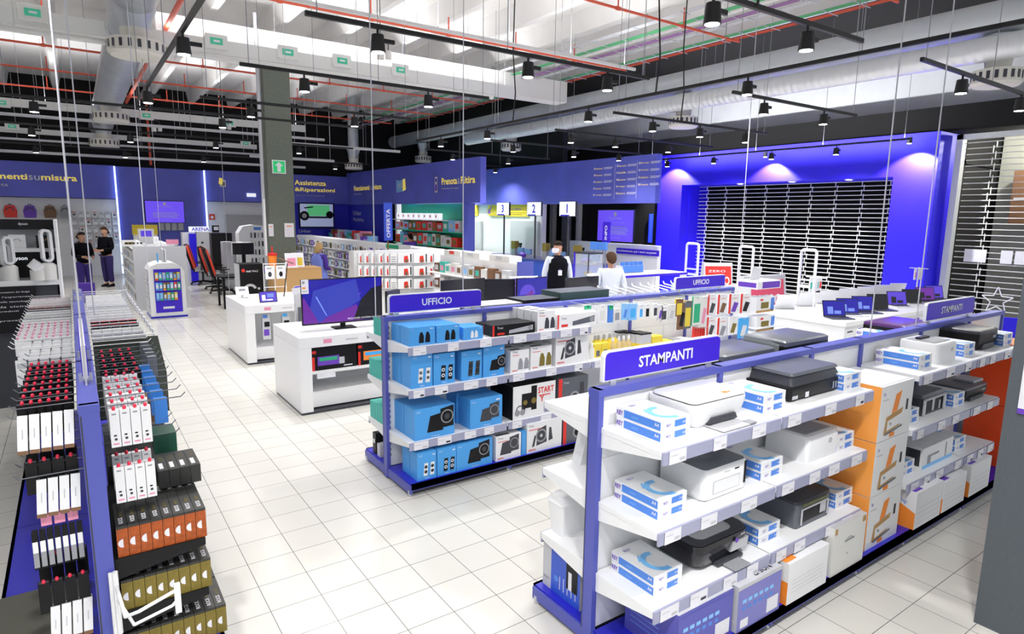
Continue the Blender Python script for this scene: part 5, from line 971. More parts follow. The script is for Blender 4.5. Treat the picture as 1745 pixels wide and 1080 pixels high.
carton('toner_box', 'white and violet box standing on the far end of the office shelving', 6.98, 4.62, 1.46, .5, .3, .1, WHITE, lambda b_, w_, d, h: b_.rect('f', 0, .1, w_-.02, .01, h-.01, PURPLE).rect('l', 0, -d+.02, -.02, .02, h-.02, PURPLE)); tag(MB().box(-.1, .1, 0, .006, 0, .16, LGREY, rot=Matrix.Rotation(.2, 3, 'X')).build('price_card', None, (7.2, 4.8, 1.56)), 'grey price card on the white and violet box', 'card')
tag(MB().box(0, .5, 0, .4, 0, .12, mat('bag_clear', (.6, .75, .85), .2, alpha=.6)).build('clear_bag', None, (6.3, UY+.06, Z1+.12), bevel=.04), 'pale bluish clear bag behind the far UFFICIO sign', 'bag')
# ================================================================== rear of the hall
def PXX(px, py, x):
    v = Vector(((px-872.5)/1066.338, (py-540)/1066.338, 1)); dr = _r2*v.x+_d2*v.y+_f*v.z
    return dr*(x/dr.x)+Vector((0, 0, 2.3297))
def yb_(px0, py0, px1, py1, y):
    a = PXY(px0, py1, y); b = PXY(px1, py0, y); return a.x, b.x, a.z, b.z
# fascia lettering (each sign is lettering fixed to the wall)
def wall_text(lab, parts, kind='sign'):
    t = thing('wall_sign', lab, kind, (0, 0, 0)); return t
def letters(lab, f, c, items):
    """items: (text, u, z, h, material, width)"""
    t = thing('wall_sign', lab, 'sign', ((items[0][1], c, items[0][2]) if f == 'f' else (c, -items[0][1], items[0][2])))
    b_ = MB()
    for (s, u, z, h, m, wd) in items: b_.text(s, f, c, u, z, h, m, wid=wd, bold=m is GOLDT, off=.012)
    o = b_.build('lettering', t); L0 = t.location; o.location = -L0; return t
letters('yellow and white Finanziamentisumisura lettering on the left of the back wall', 'f', 26.85, [('Finanziamenti', -3.05, 3.28, .2, GOLDT, 1.98), ('su', -1.04, 3.28, .15, TAG, .3), ('misura', -.7, 3.28, .2, GOLDT, 1.0), ('la rata', -2.2, 3.05, .1, TAG, .6)])
letters('yellow Assistenza &Riparazioni lettering on the back wall right of the column', 'f', 26.85, [('Assistenza', 7.72, 3.46, .2, GOLDT, 1.32), ('&Riparazioni', 7.72, 3.16, .2, GOLDT, 1.7), ('dei tuoi prodotti ti pensiamo noi', 7.75, 3.0, .07, TAG, 1.2)])
letters('small yellow Finanziamenti su misura lettering on the right hand fascia', 'l', 10, [('Finanziamenti', -26.1, 3.27, .2, GOLDT, 1.7), ('su', -24.3, 3.27, .12, TAG, .25), ('misura', -24.0, 3.27, .2, GOLDT, .8), ('la tua rata', -26.1, 3.1, .08, TAG, .8)])
letters('yellow Prenota&Ritira lettering on the right hand fascia', 'l', 10, [('Prenota', -18.35, 3.28, .22, GOLDT, 1.0), ('&', -17.32, 3.28, .18, TAG, .15), ('Ritira', -17.12, 3.28, .22, GOLDT, .85), ('Prenota online, ritira in negozio', -18.35, 3.12, .08, TAG, 1.1)])
t = thing('wall_emblem', 'phone shaped emblem left of the Prenota&Ritira lettering', 'emblem', (9.98, 18.7, 3.05)); MB().rect('l', 0, -.1, .1, 0, .5, TAG, .008).rect('l', 0, -.07, .07, .05, .45, PURPLE, .012).disc('l', 0, 0, .3, .05, TAG, .016).build('plate', t)
t = thing('wall_emblem', 'blue and yellow card shaped emblem on the right hand fascia', 'emblem', (9.98, 21.4, 3.1)); MB().pat('l', 0, [(-.4, .0), (.3, .05), (.25, .5), (-.1, .42), (-.4, .48)], PALEB, .008).pat('l', 0, [(.15, .05), (.4, .1), (.35, .5), (.15, .45)], GOLDT, .01).text('WE', 'l', 0, -.28, .16, .18, TAG, bold=True, off=.014).build('plate', t)
t = thing('wall_emblem', 'small yellow and white hand emblem on the back wall left of the column', 'emblem', (4.96, 26.84, 3.28)); MB().rect('f', 0, -.1, .12, 0, .25, TAG, .008).rect('f', 0, -.06, .08, .04, .18, DGREY, .012).pat('f', 0, [(-.14, .12), (-.02, .05), (.04, .3), (-.1, .34)], GOLDT, .014).build('plate', t)
tag(MB().box(-.17, .17, -.06, 0, 0, .14, LITW).build('lit_exit_box', None, (6.0, 26.84, 2.92)), 'small white lit box on the blue back wall left of the column', 'light')
def tv(lab, f, x, y, z, W_, H_, lines, rz=0.):
    t = thing('wall_screen', lab, 'screen', (x, y, z), rz)
    MB().box(0, W_, -.05, 0, 0, H_, GBLACK).build('housing', t)
    b_ = MB().rect('f', -.05, .02, W_-.02, .02, H_-.02, SCRT, .003)
    for (s, u, v, h, m, wd) in lines: b_.text(s, 'f', -.05, W_*u, H_*v, H_*h, m, wid=W_*wd, off=.006)
    for k in range(5): b_.rect('f', -.05, W_*(.2-.03*(k % 2)), W_*(.8+.03*(k % 3)), H_*(.46-.055*k), H_*(.48-.055*k), TAG, .005)
    b_.disc('f', -.05, W_*.5, H_*.86, H_*.07, TAG, .005); b_.build('screen', t); return t
SCRT = mat('screen_lilac', (.12, .06, .7), .3, emit=.75)
LN = [('TopVision', .33, .68, .1, TAG, .34), ('i nostri schermi per i tuoi spazi', .25, .58, .04, TAG, .5), ('scopri di piu', .35, .1, .04, TAG, .3)]
tv('lilac information screen on the blue centre of the back wall', 'f', 2.26, 26.78, 1.87, 1.3, .82, LN)
tv('lilac information screen behind the returns counter', 'l', 14.5, 15.72, 1.54, 1.66, 1.03, LN, -PI/2)
# black recess behind the returns counter
slab('wall_returns_back', 15.2, 15.3, 13.6, 20, 0, 4.0, BLK)
slab('wall_returns', 14.0, 14.15, 12.62, 16.6, 0, 1.52, WPAN)
tag(MB().cyl((0, 0, 0), (0, 0, .9), .07, mat('glow_blue', (.02, .05, .9), .4, emit=.4), 8).build('blue_figure', None, (15.1, 13.95, 1.55)), 'vague blue glowing shape on the dark screen left of the portal', 'display')
for i, (y, w_, m) in enumerate(((19.6, .35, LGREY), (18.9, .2, OFFW), (18.1, .35, GREY), (17.4, .12, OFFW))): slab('door_%d' % (i+1), 15.0, 15.18, y-w_/2, y+w_/2, 0, 3.3, m)
# scooter screen and mobility corner
t = thing('wall_screen', 'screen with a scooter picture on the blue wall right of the column', 'screen', (7.86, 26.9, 1.7)); MB().box(0, 1.5, -.05, 0, 0, 1.05, GBLACK).build('housing', t)
b_ = MB().rect('f', -.05, .05, 1.45, .05, 1.0, mat('screen_grey', (.35, .4, .6), .3, emit=.4), .003).rect('f', -.05, .35, 1.3, .5, .95, mat('screen_green', (.1, .5, .2), .3, emit=.4), .004).disc('f', -.05, .22, .5, .2, BLACK, .006).disc('f', -.05, .22, .5, .1, LGREY, .007).disc('f', -.05, 1.3, .55, .16, BLACK, .006).pat('f', -.05, [(.2, .85), (.6, .9), (.6, .85), (.25, .8)], BLACK, .006).pat('f', -.05, [(.35, .4), (1.2, .4), (1.25, .48), (.4, .48)], DGREY, .006); b_.build('screen', t)
letters('white Urban Mobility lettering under the scooter screen', 'f', 26.94, [('Urban', 7.85, 1.5, .12, TAG, .5), ('Mobility', 7.85, 1.3, .12, TAG, .7)])
letters('white Urban Mobility lettering on the blue side wall', 'l', 10.05, [('Urban', -26.4, 2.25, .2, TAG, .9), ('Mobility', -26.4, 1.95, .2, TAG, 1.2)])
# green shelving bay
GRN = mat('bay_green', (.03, .5, .3), .5)
t = thing('display_bay', 'green backed shelving bay with toys under the right hand fascia', 'shelving', (10, 19.6, 0))
MB().box(.35, .4, -2.6, 2.6, 0, 2.7, GRN).box(0, .4, -2.65, -2.6, 0, 2.7, RAIL).build('back_panel', t)
for z in (.85, 1.3, 1.78, 2.15): MB().box(0, .35, -2.6 if z < 2 else -1.6, 2.6, z-.03, z, GRN if z < 2 else WHITE).build('shelf', t)
cols = [PALEB, OFFW, OLIVE, BROWN, LGREY, TEAL, PINK, RED]
rg = random.Random(5); kk = 0
for z in (.85, 1.3, 1.78):
    y = 22.1
    while y > 17.6:
        w_ = rg.uniform(.25, .42); h = rg.uniform(.26, .4); m = rg.choice(cols)
        o = MB().box(0, .2, -w_/2, w_/2, 0, h, m).rect('l', 0, -w_*.3, w_*.3, h*.3, h*.75, rg.choice(cols), .003).build('toy_box', None, (10.05, y-w_/2, z))
        tag(o, 'toy box on the green bay, %s shelf, place %d from the corner' % ({.85: 'low', 1.3: 'middle', 1.78: 'high'}[z], kk % 14+1), 'box', 'toy boxes on the green bay'); y -= w_+.03; kk += 1
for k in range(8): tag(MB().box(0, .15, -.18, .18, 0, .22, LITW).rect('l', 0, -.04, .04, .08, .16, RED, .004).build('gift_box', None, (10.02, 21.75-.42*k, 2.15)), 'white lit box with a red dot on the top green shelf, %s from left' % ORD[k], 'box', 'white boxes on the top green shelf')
# toy table in front of the corner
t = thing('toy_gondola', 'low white gondola topped with colourful boxes before the corner of the blue walls', 'shelving', (9.2, 24.5, 0)); MB().box(-.3, .3, -2.3, 2.2, 0, 1.25, WHITE).build('body', t)
for k in range(16): tag(MB().box(-.2, .2, -.12, .12, 0, .25+.08*(k % 3), cols[(k*3) % 8]).rect('l', -.2, -.1, .1, .08, .2, cols[(k*5+2) % 8], .003).build('toy_box', None, (9.2, 22.4+.27*k, 1.25)), 'toy box on top of the low gondola by the blue corner, %s from the viewer' % ORD[k], 'box', 'toy boxes on the low gondola')
t = thing('shelf_sign', 'small violet sign on the end of the toy gondola', 'sign', (9.1, 22.32, 1.25)); x0, x1, z0, z1 = -.3, .3, 0, .2; MB().box(-.35, .35, -.02, .02, 0, .24, PURPLE).text('NOVITA', 'f', -.02, 0, .07, .09, TAG, center=True).build('panel', t)
# OFFERTA banner
t = thing('vertical_banner', 'narrow vertical blue OFFERTA banner on a pole', 'banner', (6.4, 14.5, 0)); MB().cyl((0, .03, 0), (0, .03, 2.6), .02, OLIVE, 8).lathe([(.15, 0), (.15, .02)], (0, .03, 0), GREY).build('pole', t); MB().box(-.11, .11, -.01, .01, 1.68, 2.6, mat('banner_blue', (.04, .1, .7), .4)).text('OFFERTA', 'f', -.01, .05, 1.75, .1, TAG, wid=.7, rot=PI/2, bold=True).build('panel', t)
# DVD wall
t = thing('media_gondola', 'long white media shelving with rows of disc cases running into the hall', 'shelving', (6.95, 18.75, 0)); MB().box(.0, .5, -5.2, 5.4, 0, 1.5, WHITE).box(-.5, 0, -5.2, 5.4, 0, .12, WHITE).build('body', t)
for k in range(5): MB().box(-.1-.08*k, 0, -5.2, 5.4, 1.2-.26*k-.02, 1.2-.26*k, WHITE).build('shelf', t)
dv = []
for i, m in enumerate((OFFW, LGREY, PEWTER, WHITE, PURPLE, OLIVE, PALEB)):
    o = MB().box(0, .03, -.065, .065, 0, .18, m).rect('l', 0, -.05, .05, .04, .14, [LGREY, PEWTER, LGREY, BROWN, LGREY, BLACK, TAG][i], .002).build('disc_case', None); tag(o, '', 'disc case'); dv.append(o)
rg = random.Random(11); n = 0
for r in range(5):
    for k in range(56):
        y = 13.7+.185*k
        if rg.random() < .06: continue
        place(rg.choice(dv), (6.95-.1-.08*r+.02 if False else 6.88-.08*r, y, 1.2-.26*r), 0, 'disc case on the media shelving, %s shelf down, number %d from the near end' % (ORD[r], k+1), 'disc cases on the media shelving'); n += 1
tag(MB().box(0, .02, -.8, .8, 0, .16, WHITE).rect('l', 0, -.7, .1, .03, .13, GREEN, .003).build('shelf_header', None, (6.9, 15.1, 1.4)), 'white header strip with green print on top of the media shelving', 'sign')
# red carton pack unit
t = thing('display_unit', 'white pegboard unit full of white packs with red pictures', 'shelving', (5.95, 13.1, 0)); MB().box(-.98, 1.0, 0, .3, 0, 1.52, WHITE).build('body', t)
for r, (cy0, cy1) in enumerate(((340, 478), (486, 620), (632, 720))):
    for i, (cx, wd) in enumerate(((500, 50), (575, 60), (655, 62), (735, 60), (808, 55), (880, 72), (1012, 165), (1190, 160), (1306, 78))):
        a = PXY(540+(cx-wd/2)/6.71, 380+cy1/6.71, 12.95); b = PXY(540+(cx+wd/2)/6.71, 380+cy0/6.71, 12.95); W_, H_ = b.x-a.x-.01, .24
        q = MB().box(0, W_, 0, .06, 0, H_, WHITE)
        if i == 5: [q.disc('f', 0, W_*(.25+.25*(k % 3)), H_*(.2+.2*(k//3)), .012, DGREY) for k in range(9)]
        else: q.pat('f', 0, [(W_*.4, .03), (W_*.75, .03), (W_*.68, H_*.75), (W_*.42, H_*.7)], RED).disc('f', 0, W_*.58, .06, min(.04, W_*.12), BROWN, .003).rect('f', 0, W_*.85, W_*.95, .03, H_*.9, DGREY)
        q.rect('f', 0, 0, W_, 0, .01, BLACK, .002)
        tag(q.build('toy_package', None, (a.x, 12.95, b.z-H_)), 'white pack with a red picture, %s row, %s from left' % (['upper', 'middle', 'lower'][r], ORD[i]), 'package', 'white packs with red pictures')
# second media/games shelving
t = thing('games_gondola', 'white games shelving between the red picture packs and the cash desk', 'shelving', (6.95, 11.1, 0)); MB().box(0, .32, -1.35, 1.75, 0, 1.42, WHITE).box(-.02, .34, -1.4, -1.35, 0, 1.46, RAIL).build('body', t)
for z in (.35, .7, 1.05): MB().box(-.35, 0, -1.35, 1.75, z-.02, z, WHITE).build('shelf', t)
rg = random.Random(3)
for z in (.35, .7, 1.05):
    for k in range(12):
        c = rg.choice([PALEB, OFFW, LGREY, TEAL, RED if z == .7 else OFFW, BROWN]); tag(MB().box(0, .12, -.11, .11, 0, .2+.04*(k % 2), c).rect('l', 0, -.07, .07, .05, .16, rg.choice(cols), .003).build('game_box', None, (6.75, 12.65-.25*k, z)), 'small game box on the %s games shelf, %s from left' % ({.35: 'low', .7: 'middle', 1.05: 'upper'}[z], ORD[k]), 'box', 'game boxes')
for i, y in enumerate((12.3, 11.5, 10.4)): tag(MB().box(0, .3, -.36, .36, 0, .12, OFFW).rect('l', 0, -.12, .1, .04, .11, [RED, LGREY, LGREY][i], .003).build('white_case', None, (6.95, y, 1.42)), 'flat white box on top of the games shelving, %s from left' % ORD[i], 'box')
# cash desk
t = thing('cash_desk', 'long blue fronted cash desk with a dark violet top', 'counter', (11.9, 15.6, 0)); MB().box(0, .8, -2.4, 3.2, 0, .96, mat('desk_blue', (.05, .09, .55), .35)).build('front', t); MB().box(-.05, .85, -2.4, 3.2, .96, 1.0, mat('desk_top', (.12, .11, .3), .3)).build('top', t)
for k in range(4): MB().box(-.006, 0, -1.8+1.4*k, -1.79+1.4*k, .02, .95, BASEB).build('joint', t)
for i, (yy, s) in enumerate(((17.64, '3'), (15.9, '2'), (14.28, '1'))):
    t = thing('desk_number_sign', '%s lit number sign on a pole over the cash desk, reading %s' % (['left', 'middle', 'right'][i], ['three', 'two', 'one'][i]), 'sign', (11.95, yy, 1.0)); MB().cyl((0.03, 0, 0), (0.03, 0, 1.35), .03, DGREY, 8).build('pole', t)
    MB().box(-.03, .03, -.37, .37, 1.33, 1.77, DGREY).box(-.035, .035, -.355, .355, 1.345, 1.755, LITW).text(s, 'l', -.035, 0, 1.43, .26, SIGNB, center=True, bold=True, off=.006).rect('l', -.035, -.3, .1, 1.34, 1.38, SIGNB, .003).build('panel', t)
for i, y in enumerate((17.2, 15.5, 14.0)):
    t = thing('payment_terminal', 'payment terminal with a printer on the cash desk, %s from left' % ORD[i], 'terminal', (12.1, y, 1.0)); MB().box(-.05, .15, -.1, .1, 0, .35, GREY).box(-.06, .1, -.12, .1, .25, .5, OLIVE).build('screen_unit', t); MB().box(-.08, 0, -.6, -.3, .1, .3, mat('pad_blue', (.15, .25, .5), .4)).box(-.08, 0, -1.0, -.7, .1, .28, mat('pad_blue', (.15, .25, .5), .4)).box(-.05, -.02, -.9, -.4, 0, .1, LGREY).build('card_reader', t)
    tag(MB().loft([(0, -.1, .1, -.1, .1, .04), (.1, -.14, .14, -.14, .14, .06), (.16, -.08, .08, -.08, .08, .04)], PURPLE).build('violet_bag', None, (12.05, y-.62 if i < 2 else y-.5, 1.0), smooth=50), 'violet bag on the cash desk, %s from left' % ORD[i], 'bag')
    t = thing('cash_register_screen', 'dark tilted register screen behind the cash desk, %s from left' % ORD[i], 'monitor', (12.5, y+.4, 1.0)); MB().box(0, .03, -.22, .22, .12, .42, BLACK, rot=Matrix.Rotation(.2, 3, 'Y')).build('screen', t); MB().box(.0, .1, -.04, .04, 0, .2, DGREY).build('stand', t)
for i, (x, y) in enumerate(((12.0, 21.6), (12.0, 20.2))):
    t = thing('service_monitor', 'dark monitor left of the cash desk, %s one' % ['left', 'right'][i], 'monitor', (x, y, 1.0)); MB().box(0, .04, -.3, .3, .1, .5, BLACK, rot=Matrix.Rotation(.15, 3, 'Y')).rect('l', 0, -.2, .1, .15, .4, OLIVE, .01).build('screen', t); MB().box(0, .1, -.05, .05, 0, .2, DGREY).build('stand', t)
t = thing('service_counter', 'white service counter left of the cash desk', 'counter', (12.0, 21, 0)); MB().box(0, .7, -1.9, 1.3, 0, 1.0, WHITE).build('body', t)
def arrow_sign(lab, y0, y1, arrow):
    t = thing('pickup_sign', lab, 'sign', (12.97, (y0+y1)/2, 2.3)); d = (y0-y1)/2
    b_ = MB().box(-.02, .02, -d, d, 0, .42, YELLOW).text('Prenota Ritira', 'l', -.02, -d*.2, .22, .09, PURPLE, wid=d*.85).rect('l', -.02, -d*.2, d*.9, .12, .14, OLIVE, .004).rect('l', -.02, -d*.2, d*.7, .06, .08, OLIVE, .004)
    if arrow: b_.disc('l', -.02, -d, .21, .21, YELLOW, .006).pat('l', -.02, [(-d+.12, .33), (-d-.02, .19), (-d+.06, .12), (-d-.16, .08), (-d-.12, .3), (-d-.06, .23), (-d+.06, .38)], PURPLE, .01)
    b_.build('panel', t)
arrow_sign('yellow Prenota Ritira sign without arrow above the white wall', 22.3, 20.9, False); arrow_sign('yellow Prenota Ritira arrow sign behind numbers 3 and 2', 20.0, 17.6, True)
slab('door_5', 12.9, 12.99, 17.0, 18.6, 0, 2.15, mat('door_grey', (.55, .56, .58), .5)); slab('door_6', 12.9, 12.99, 20.6, 22.2, 0, 2.1, mat('door_grey', (.55, .56, .58), .5))
# service directory on the fascia
t = thing('service_directory', 'service directory of small yellow and white lines on the blue fascia', 'sign', (12.8, 13.2, 2.8)); b_ = MB()
WD = ['Finanziamenti', 'Prenota', 'Usato', 'Assistenza', 'Consegna', 'Garanzia', 'Gift', 'Buono', 'Noleggio', 'Ritiro', 'Energia', 'Mobility', 'Installazione', 'Foto']
for c_, (u0, n_) in enumerate(((-14.15+13.2, 5), (-13.0+13.2, 5), (-12.45+13.2+.25, 4))):
    u0 = [-.95, .0, .85][c_]; z0 = [.9, .93, .96][c_]
    for k in range(n_):
        z = z0-.19*k; b_.text(WD[(c_*5+k) % 14], 'l', 0, u0+.06, z, .05, GOLDT, wid=.3).rect('l', 0, u0, u0+.035, z, z+.06, TAG, .003).rect('l', 0, u0+.42, u0+.78-.05*(k % 2), z+.035, z+.05, TAG, .003).rect('l', 0, u0+.42, u0+.74, z, z+.015, TAG, .003)
b_.rect('l', 0, -.08, -.07, .05, 1.02, TAG, .003).rect('l', 0, .78, .79, .05, 1.05, TAG, .003); b_.build('lettering', t)
# returns counter
t = thing('returns_counter', 'white returns table with a blue edge before the portal', 'table', (12.0, 12.0, 0)); MB().box(-1.0, 1.9, -.6, .3, .8, .86, WHITE).box(-1.0, 1.9, -.61, -.6, .8, .86, SIGNB).build('top', t)
for x in (-.9, .6, 1.8): MB().box(x, x+.08, -.5, -.42, 0, .8, WHITE).build('leg', t)
t = thing('wall_strip_sign', 'blue strip sign with white returns text over the returns counter', 'sign', (13.95, 13.3, 1.22)); MB().box(-.02, .02, -.78, .95, 0, .17, SIGNB).text('sostituzione qui i tuoi acquisti', 'l', -.02, -.9, .05, .07, TAG, wid=1.6, bold=True).build('panel', t)
t = thing('leaflet_rack', 'small blue and white leaflet rack on the returns table', 'rack', (12.2, 12.0, .86)); MB().box(-.35, .5, -.1, .12, 0, .2, LGREY).box(-.3, .45, -.12, -.1, .02, .2, LBLUE).build('tray', t)
for k in range(5): MB().box(-.33+.17*k, -.2+.17*k, -.06, -.03, .18, .3, LBLUE).build('leaflet', t)
t = thing('glass_case', 'glass display case with small goods left of the man in white', 'display case', (11.3, 12.6, 0)); MB().box(-.25, .25, -.3, .3, 0, .5, WHITE).box(-.25, .25, -.3, .3, 1.36, 1.4, DGREY).build('body', t); MB().box(-.24, .24, -.29, .29, .5, 1.36, ACRYL).build('glass', t); MB().box(-.26, -.22, .26, .3, 0, 1.4, SIGNB).box(-.26, -.24, -.3, -.27, 0, 1.4, DGREY).build('frame', t)
for k in range(3): tag(MB().box(-.08, .08, -.08, .08, 0, .1, [BROWN, OLIVE, GREY][k]).build('small_goods', None, (11.3, 12.6, .5+.28*k)), 'small %s item in the glass case' % ['brown', 'olive', 'grey'][k], 'goods')
t = thing('blue_totem', 'narrow blue totem sign above the man in the white shirt', 'sign', (12.3, 13.0, 0)); MB().cyl((0, 0, 0), (0, 0, 1.7), .02, GREY, 8).build('pole', t); MB().box(-.02, .02, -.14, .14, 1.62, 2.2, SIGNB).text('INFO', 'l', -.02, .05, 1.7, .1, TAG, wid=.4, rot=PI/2, bold=True).build('panel', t)
for k in range(2): tag(MB().box(-.04, .04, -.14, .14, 0, .22, LBLUE).box(-.01, .01, -.02, .02, -1.42, 0, GREY).build('rounded_screen', None, (12.1, 12.9+.36*k, 1.42), bevel=.03), 'rounded blue panel beside the totem, %s one' % ['right', 'left'][k], 'panel')
# ------------------------------------------------------------------ kiosk and left middle
t = thing('display_kiosk', 'white rounded kiosk with a blue panel of small goods in the left aisle', 'kiosk', (1.28, 15.5, 0))
MB().prism([(0, .04), (.7, .04), (.7, 1.0), (.64, 1.12), (.5, 1.2), (.2, 1.2), (.06, 1.14), (0, 1.02)], 'y', 0, .9, WHITE).build('body', t); MB().box(-.01, .71, -.01, .91, 0, .04, BASEB).build('plinth', t)
MB().box(.1, .62, -.012, 0, .12, 1.07, SIGNB).rect('f', -.012, .24, .46, .2, .25, TAG).build('panel', t)
rg = random.Random(2)
for r in range(3):
    for k in range(7):
        x = .12+.07*k; z = .83-.22*r
        if r == 2 and k > 5: continue
        tag(MB().box(0, .058, -.03, 0, 0, .17, rg.choice([SKYB, RED, GREEN, OLIVE, PALEB, LGREY, YELLOW])).rect('f', -.03, .01, .05, .05, .13, rg.choice([TAG, OFFW, PALEB])).rect('f', -.03, .004, .054, .0, .04, rg.choice([RED, GREEN, LBLUE, ORANGE]), .002).build('small_package', None, (1.28+x, 15.48, z)), 'small colourful package on the kiosk, row %s, %s from left' % (ORD[r], ORD[k]), 'package', 'small packages on the kiosk')
for k in range(3): MB().rect('l', 0, -.8, -.1, .2+.3*k, .44+.3*k, GREY, .004).rect('l', 0, -.75, -.15, .22+.3*k, .42+.3*k, TAG, .006).build('side_panel', t)
tag(MB().box(0, .03, 0, .2, 0, .3, LGREY, rot=Matrix.Rotation(.2, 3, 'X')).box(.05, .08, 0, .2, 0, .28, WHITE).box(-.1, -.08, 0, .1, 0, .2, SKYB).build('brochure_stand', None, (1.6, 15.8, 1.2)), 'small brochure stand on top of the kiosk', 'stand')
t = thing('display_shelving', 'pale grey end panel of the phone accessory shelving behind the kiosk', 'shelving', (1.12, 16.85, 0)); MB().box(0, 1.1, 0, .06, 0, 1.5, LGREY).box(.03, 1.1, .06, 5.2, 0, .1, WHITE).box(.4, .48, .06, 5.2, 0, 1.45, WHITE).build('end_panel', t)
for k in range(4): MB().box(.03, 1.1, .06, 5.2, .35+.35*k, .37+.35*k, WHITE).build('shelf', t)
rg = random.Random(4)
for r in range(4):
    for k in range(11): tag(MB().box(0, .3, -.16, .16, 0, .22, rg.choice([WHITE, WHITE, OFFW, LGREY])).rect('l', 0, -.1, .1, .05, .17, rg.choice([LGREY, BROWN, OFFW, PALEB]), .003).build('boxed_item', None, (1.18, 17.15+.44*k, .1+.35*r if r == 0 else .02+.35*r)), 'pale boxed item in the aisle shelving behind the kiosk, level %s, %s from the viewer' % (ORD[r], ORD[k]), 'box', 'pale boxed items behind the kiosk')
for i, (px0, py0, px1, py1, y, m, lab) in enumerate(((226, 383, 268, 400, 24.5, YELLOW, 'yellow counter panel below the lilac screen'), (236, 390, 262, 406, 20, SCRV, 'blue lit screen in a white frame behind the kiosk'), (262, 403, 270, 415, 18, PURPLE, 'small violet tablet above the kiosk shelving'), (284, 408, 304, 416, 18.5, PINK, 'pink and tan boxes above the kiosk shelving'), (208, 409, 232, 420, 18.5, OLIVE, 'row of dark pictures in a white frame left of the kiosk'))):
    x0, x1, z0, z1 = yb_(px0, py0, px1, py1, y); q = MB().box(0, x1-x0, 0, .1, 0, z1-z0, WHITE if i in (1, 2, 4) else m)
    if i in (1, 2, 4): q.rect('f', 0, .06, x1-x0-.06, .05, z1-z0-.05, m, .004)
    if i == 4: [q.rect('f', 0, .08+.08*k, .12+.08*k, .06, z1-z0-.06, BLACK, .006) for k in range(5)]
    if i in (0, 1, 2, 3, 4): q.box(.02, x1-x0-.02, .01, .09, -z0 if i in (0, 1) else 1.44-z0, 0, WHITE)
    tag(q.build('counter_display', None, (x0, y, z0)), lab, 'display')
for k in range(4):
    x0, x1, z0, z1 = yb_(271+11*k, 379, 280+11*k, 393, 26.7); tag(MB().box(0, x1-x0, 0, .02, 0, z1-z0, GREY).rect('f', 0, .02, x1-x0-.02, .02, z1-z0-.02, LGREY, .003).build('phone_poster', None, (x0, 26.76, z0)), 'grey phone poster under the lilac screen, %s from left' % ORD[k], 'poster')
tag(MB().text('LG', 'f', 0, 0, 0, .15, LITW, bold=True).box(0, .3, 0, .02, -.02, 0, GREY).build('wall_letters', None, (3.05, 26.76, 1.88)), 'two white letters under the lilac screen', 'sign')
for i, (px0, py0, px1, py1, y, m, lab) in enumerate(((315, 396, 333, 463, 23.2, WHITE, 'white tall cabinet beside the gaming chairs'), (327, 398, 345, 462, 23.0, PORTB, 'bright blue cabinet side beside the gaming chairs'), (337, 395, 362, 425, 22.8, LGREY, 'white panel with two round knobs above the gaming chairs'), (362, 397, 395, 432, 22.0, BLACK, 'black cabinet behind the gaming chairs'), (381, 412, 396, 432, 20.5, LGREY, 'light grey case behind the gaming chairs'), (362, 384, 373, 396, 24.0, BLACK, 'black framed picture above the gaming corner'), (322, 386, 356, 395, 23.4, LITW, 'white lit sign above the blue cabinet'))):
    x0, x1, z0, z1 = yb_(px0, py0, px1, py1, y); z0b = 0 if i < 5 else z0; q = MB().box(0, x1-x0, 0, .4 if i < 5 else .05, 0, z1-z0b, m)
    if i == 2: q.disc('f', 0, .15, z1-.35, .04, DGREY, .004).disc('f', 0, .42, z1-.35, .04, DGREY, .004)
    if i == 5: q.rect('f', 0, .05, .2, .08, .2, TAG, .004)
    if i == 6: q.text('ARENA', 'f', 0, .08, .03, .12, SIGNB, bold=True)
    tag(q.build('gaming_cabinet' if i < 5 else 'wall_panel', None, (x0, y, z0b)), lab, 'cabinet' if i < 5 else 'panel')
tag(MB().box(-.1, .1, 0, .02, 0, .22, RED).rect('f', 0, -.05, .05, .05, .15, TAG, .003).build('fire_sign', None, (4.55, 27.02, 2.0)), 'small red fire sign on the white back wall', 'sign')
slab('wall_back_roller', 5.0, 7.3, 26.98, 27.05, 0, 2.2, mat('shutter_grey', (.5, .51, .52), .5))
# rounded phone accessory display
x0, x1, z0, z1 = yb_(409, 383, 457, 440, 20.6); t = thing('accessory_tower', 'white rounded tower with rows of phone accessories left of the column', 'display', (x0, 20.6, 0)); W_ = x1-x0
MB().prism([(0, 0), (W_, 0), (W_, z1-.2), (W_*.8, z1-.03), (W_*.5, z1), (W_*.15, z1-.05), (0, z1-.25)], 'y', 0, .5, WHITE).rect('f', 0, W_*.5, W_*.75, z1-.16, z1-.07, LBLUE, .004).build('body', t)
for r in range(4):
    for k in range(6): tag(MB().box(0, .04, -.03, 0, 0, .16, [PEWTER, BLACK, LGREY][(k+r) % 3]).build('phone_case', None, (x0+W_*.38+.11*k, 20.58, z1-.4-.26*r)), 'phone accessory on the rounded white tower, row %s, %s from left' % (ORD[r], ORD[k]), 'accessory', 'accessories on the rounded tower')
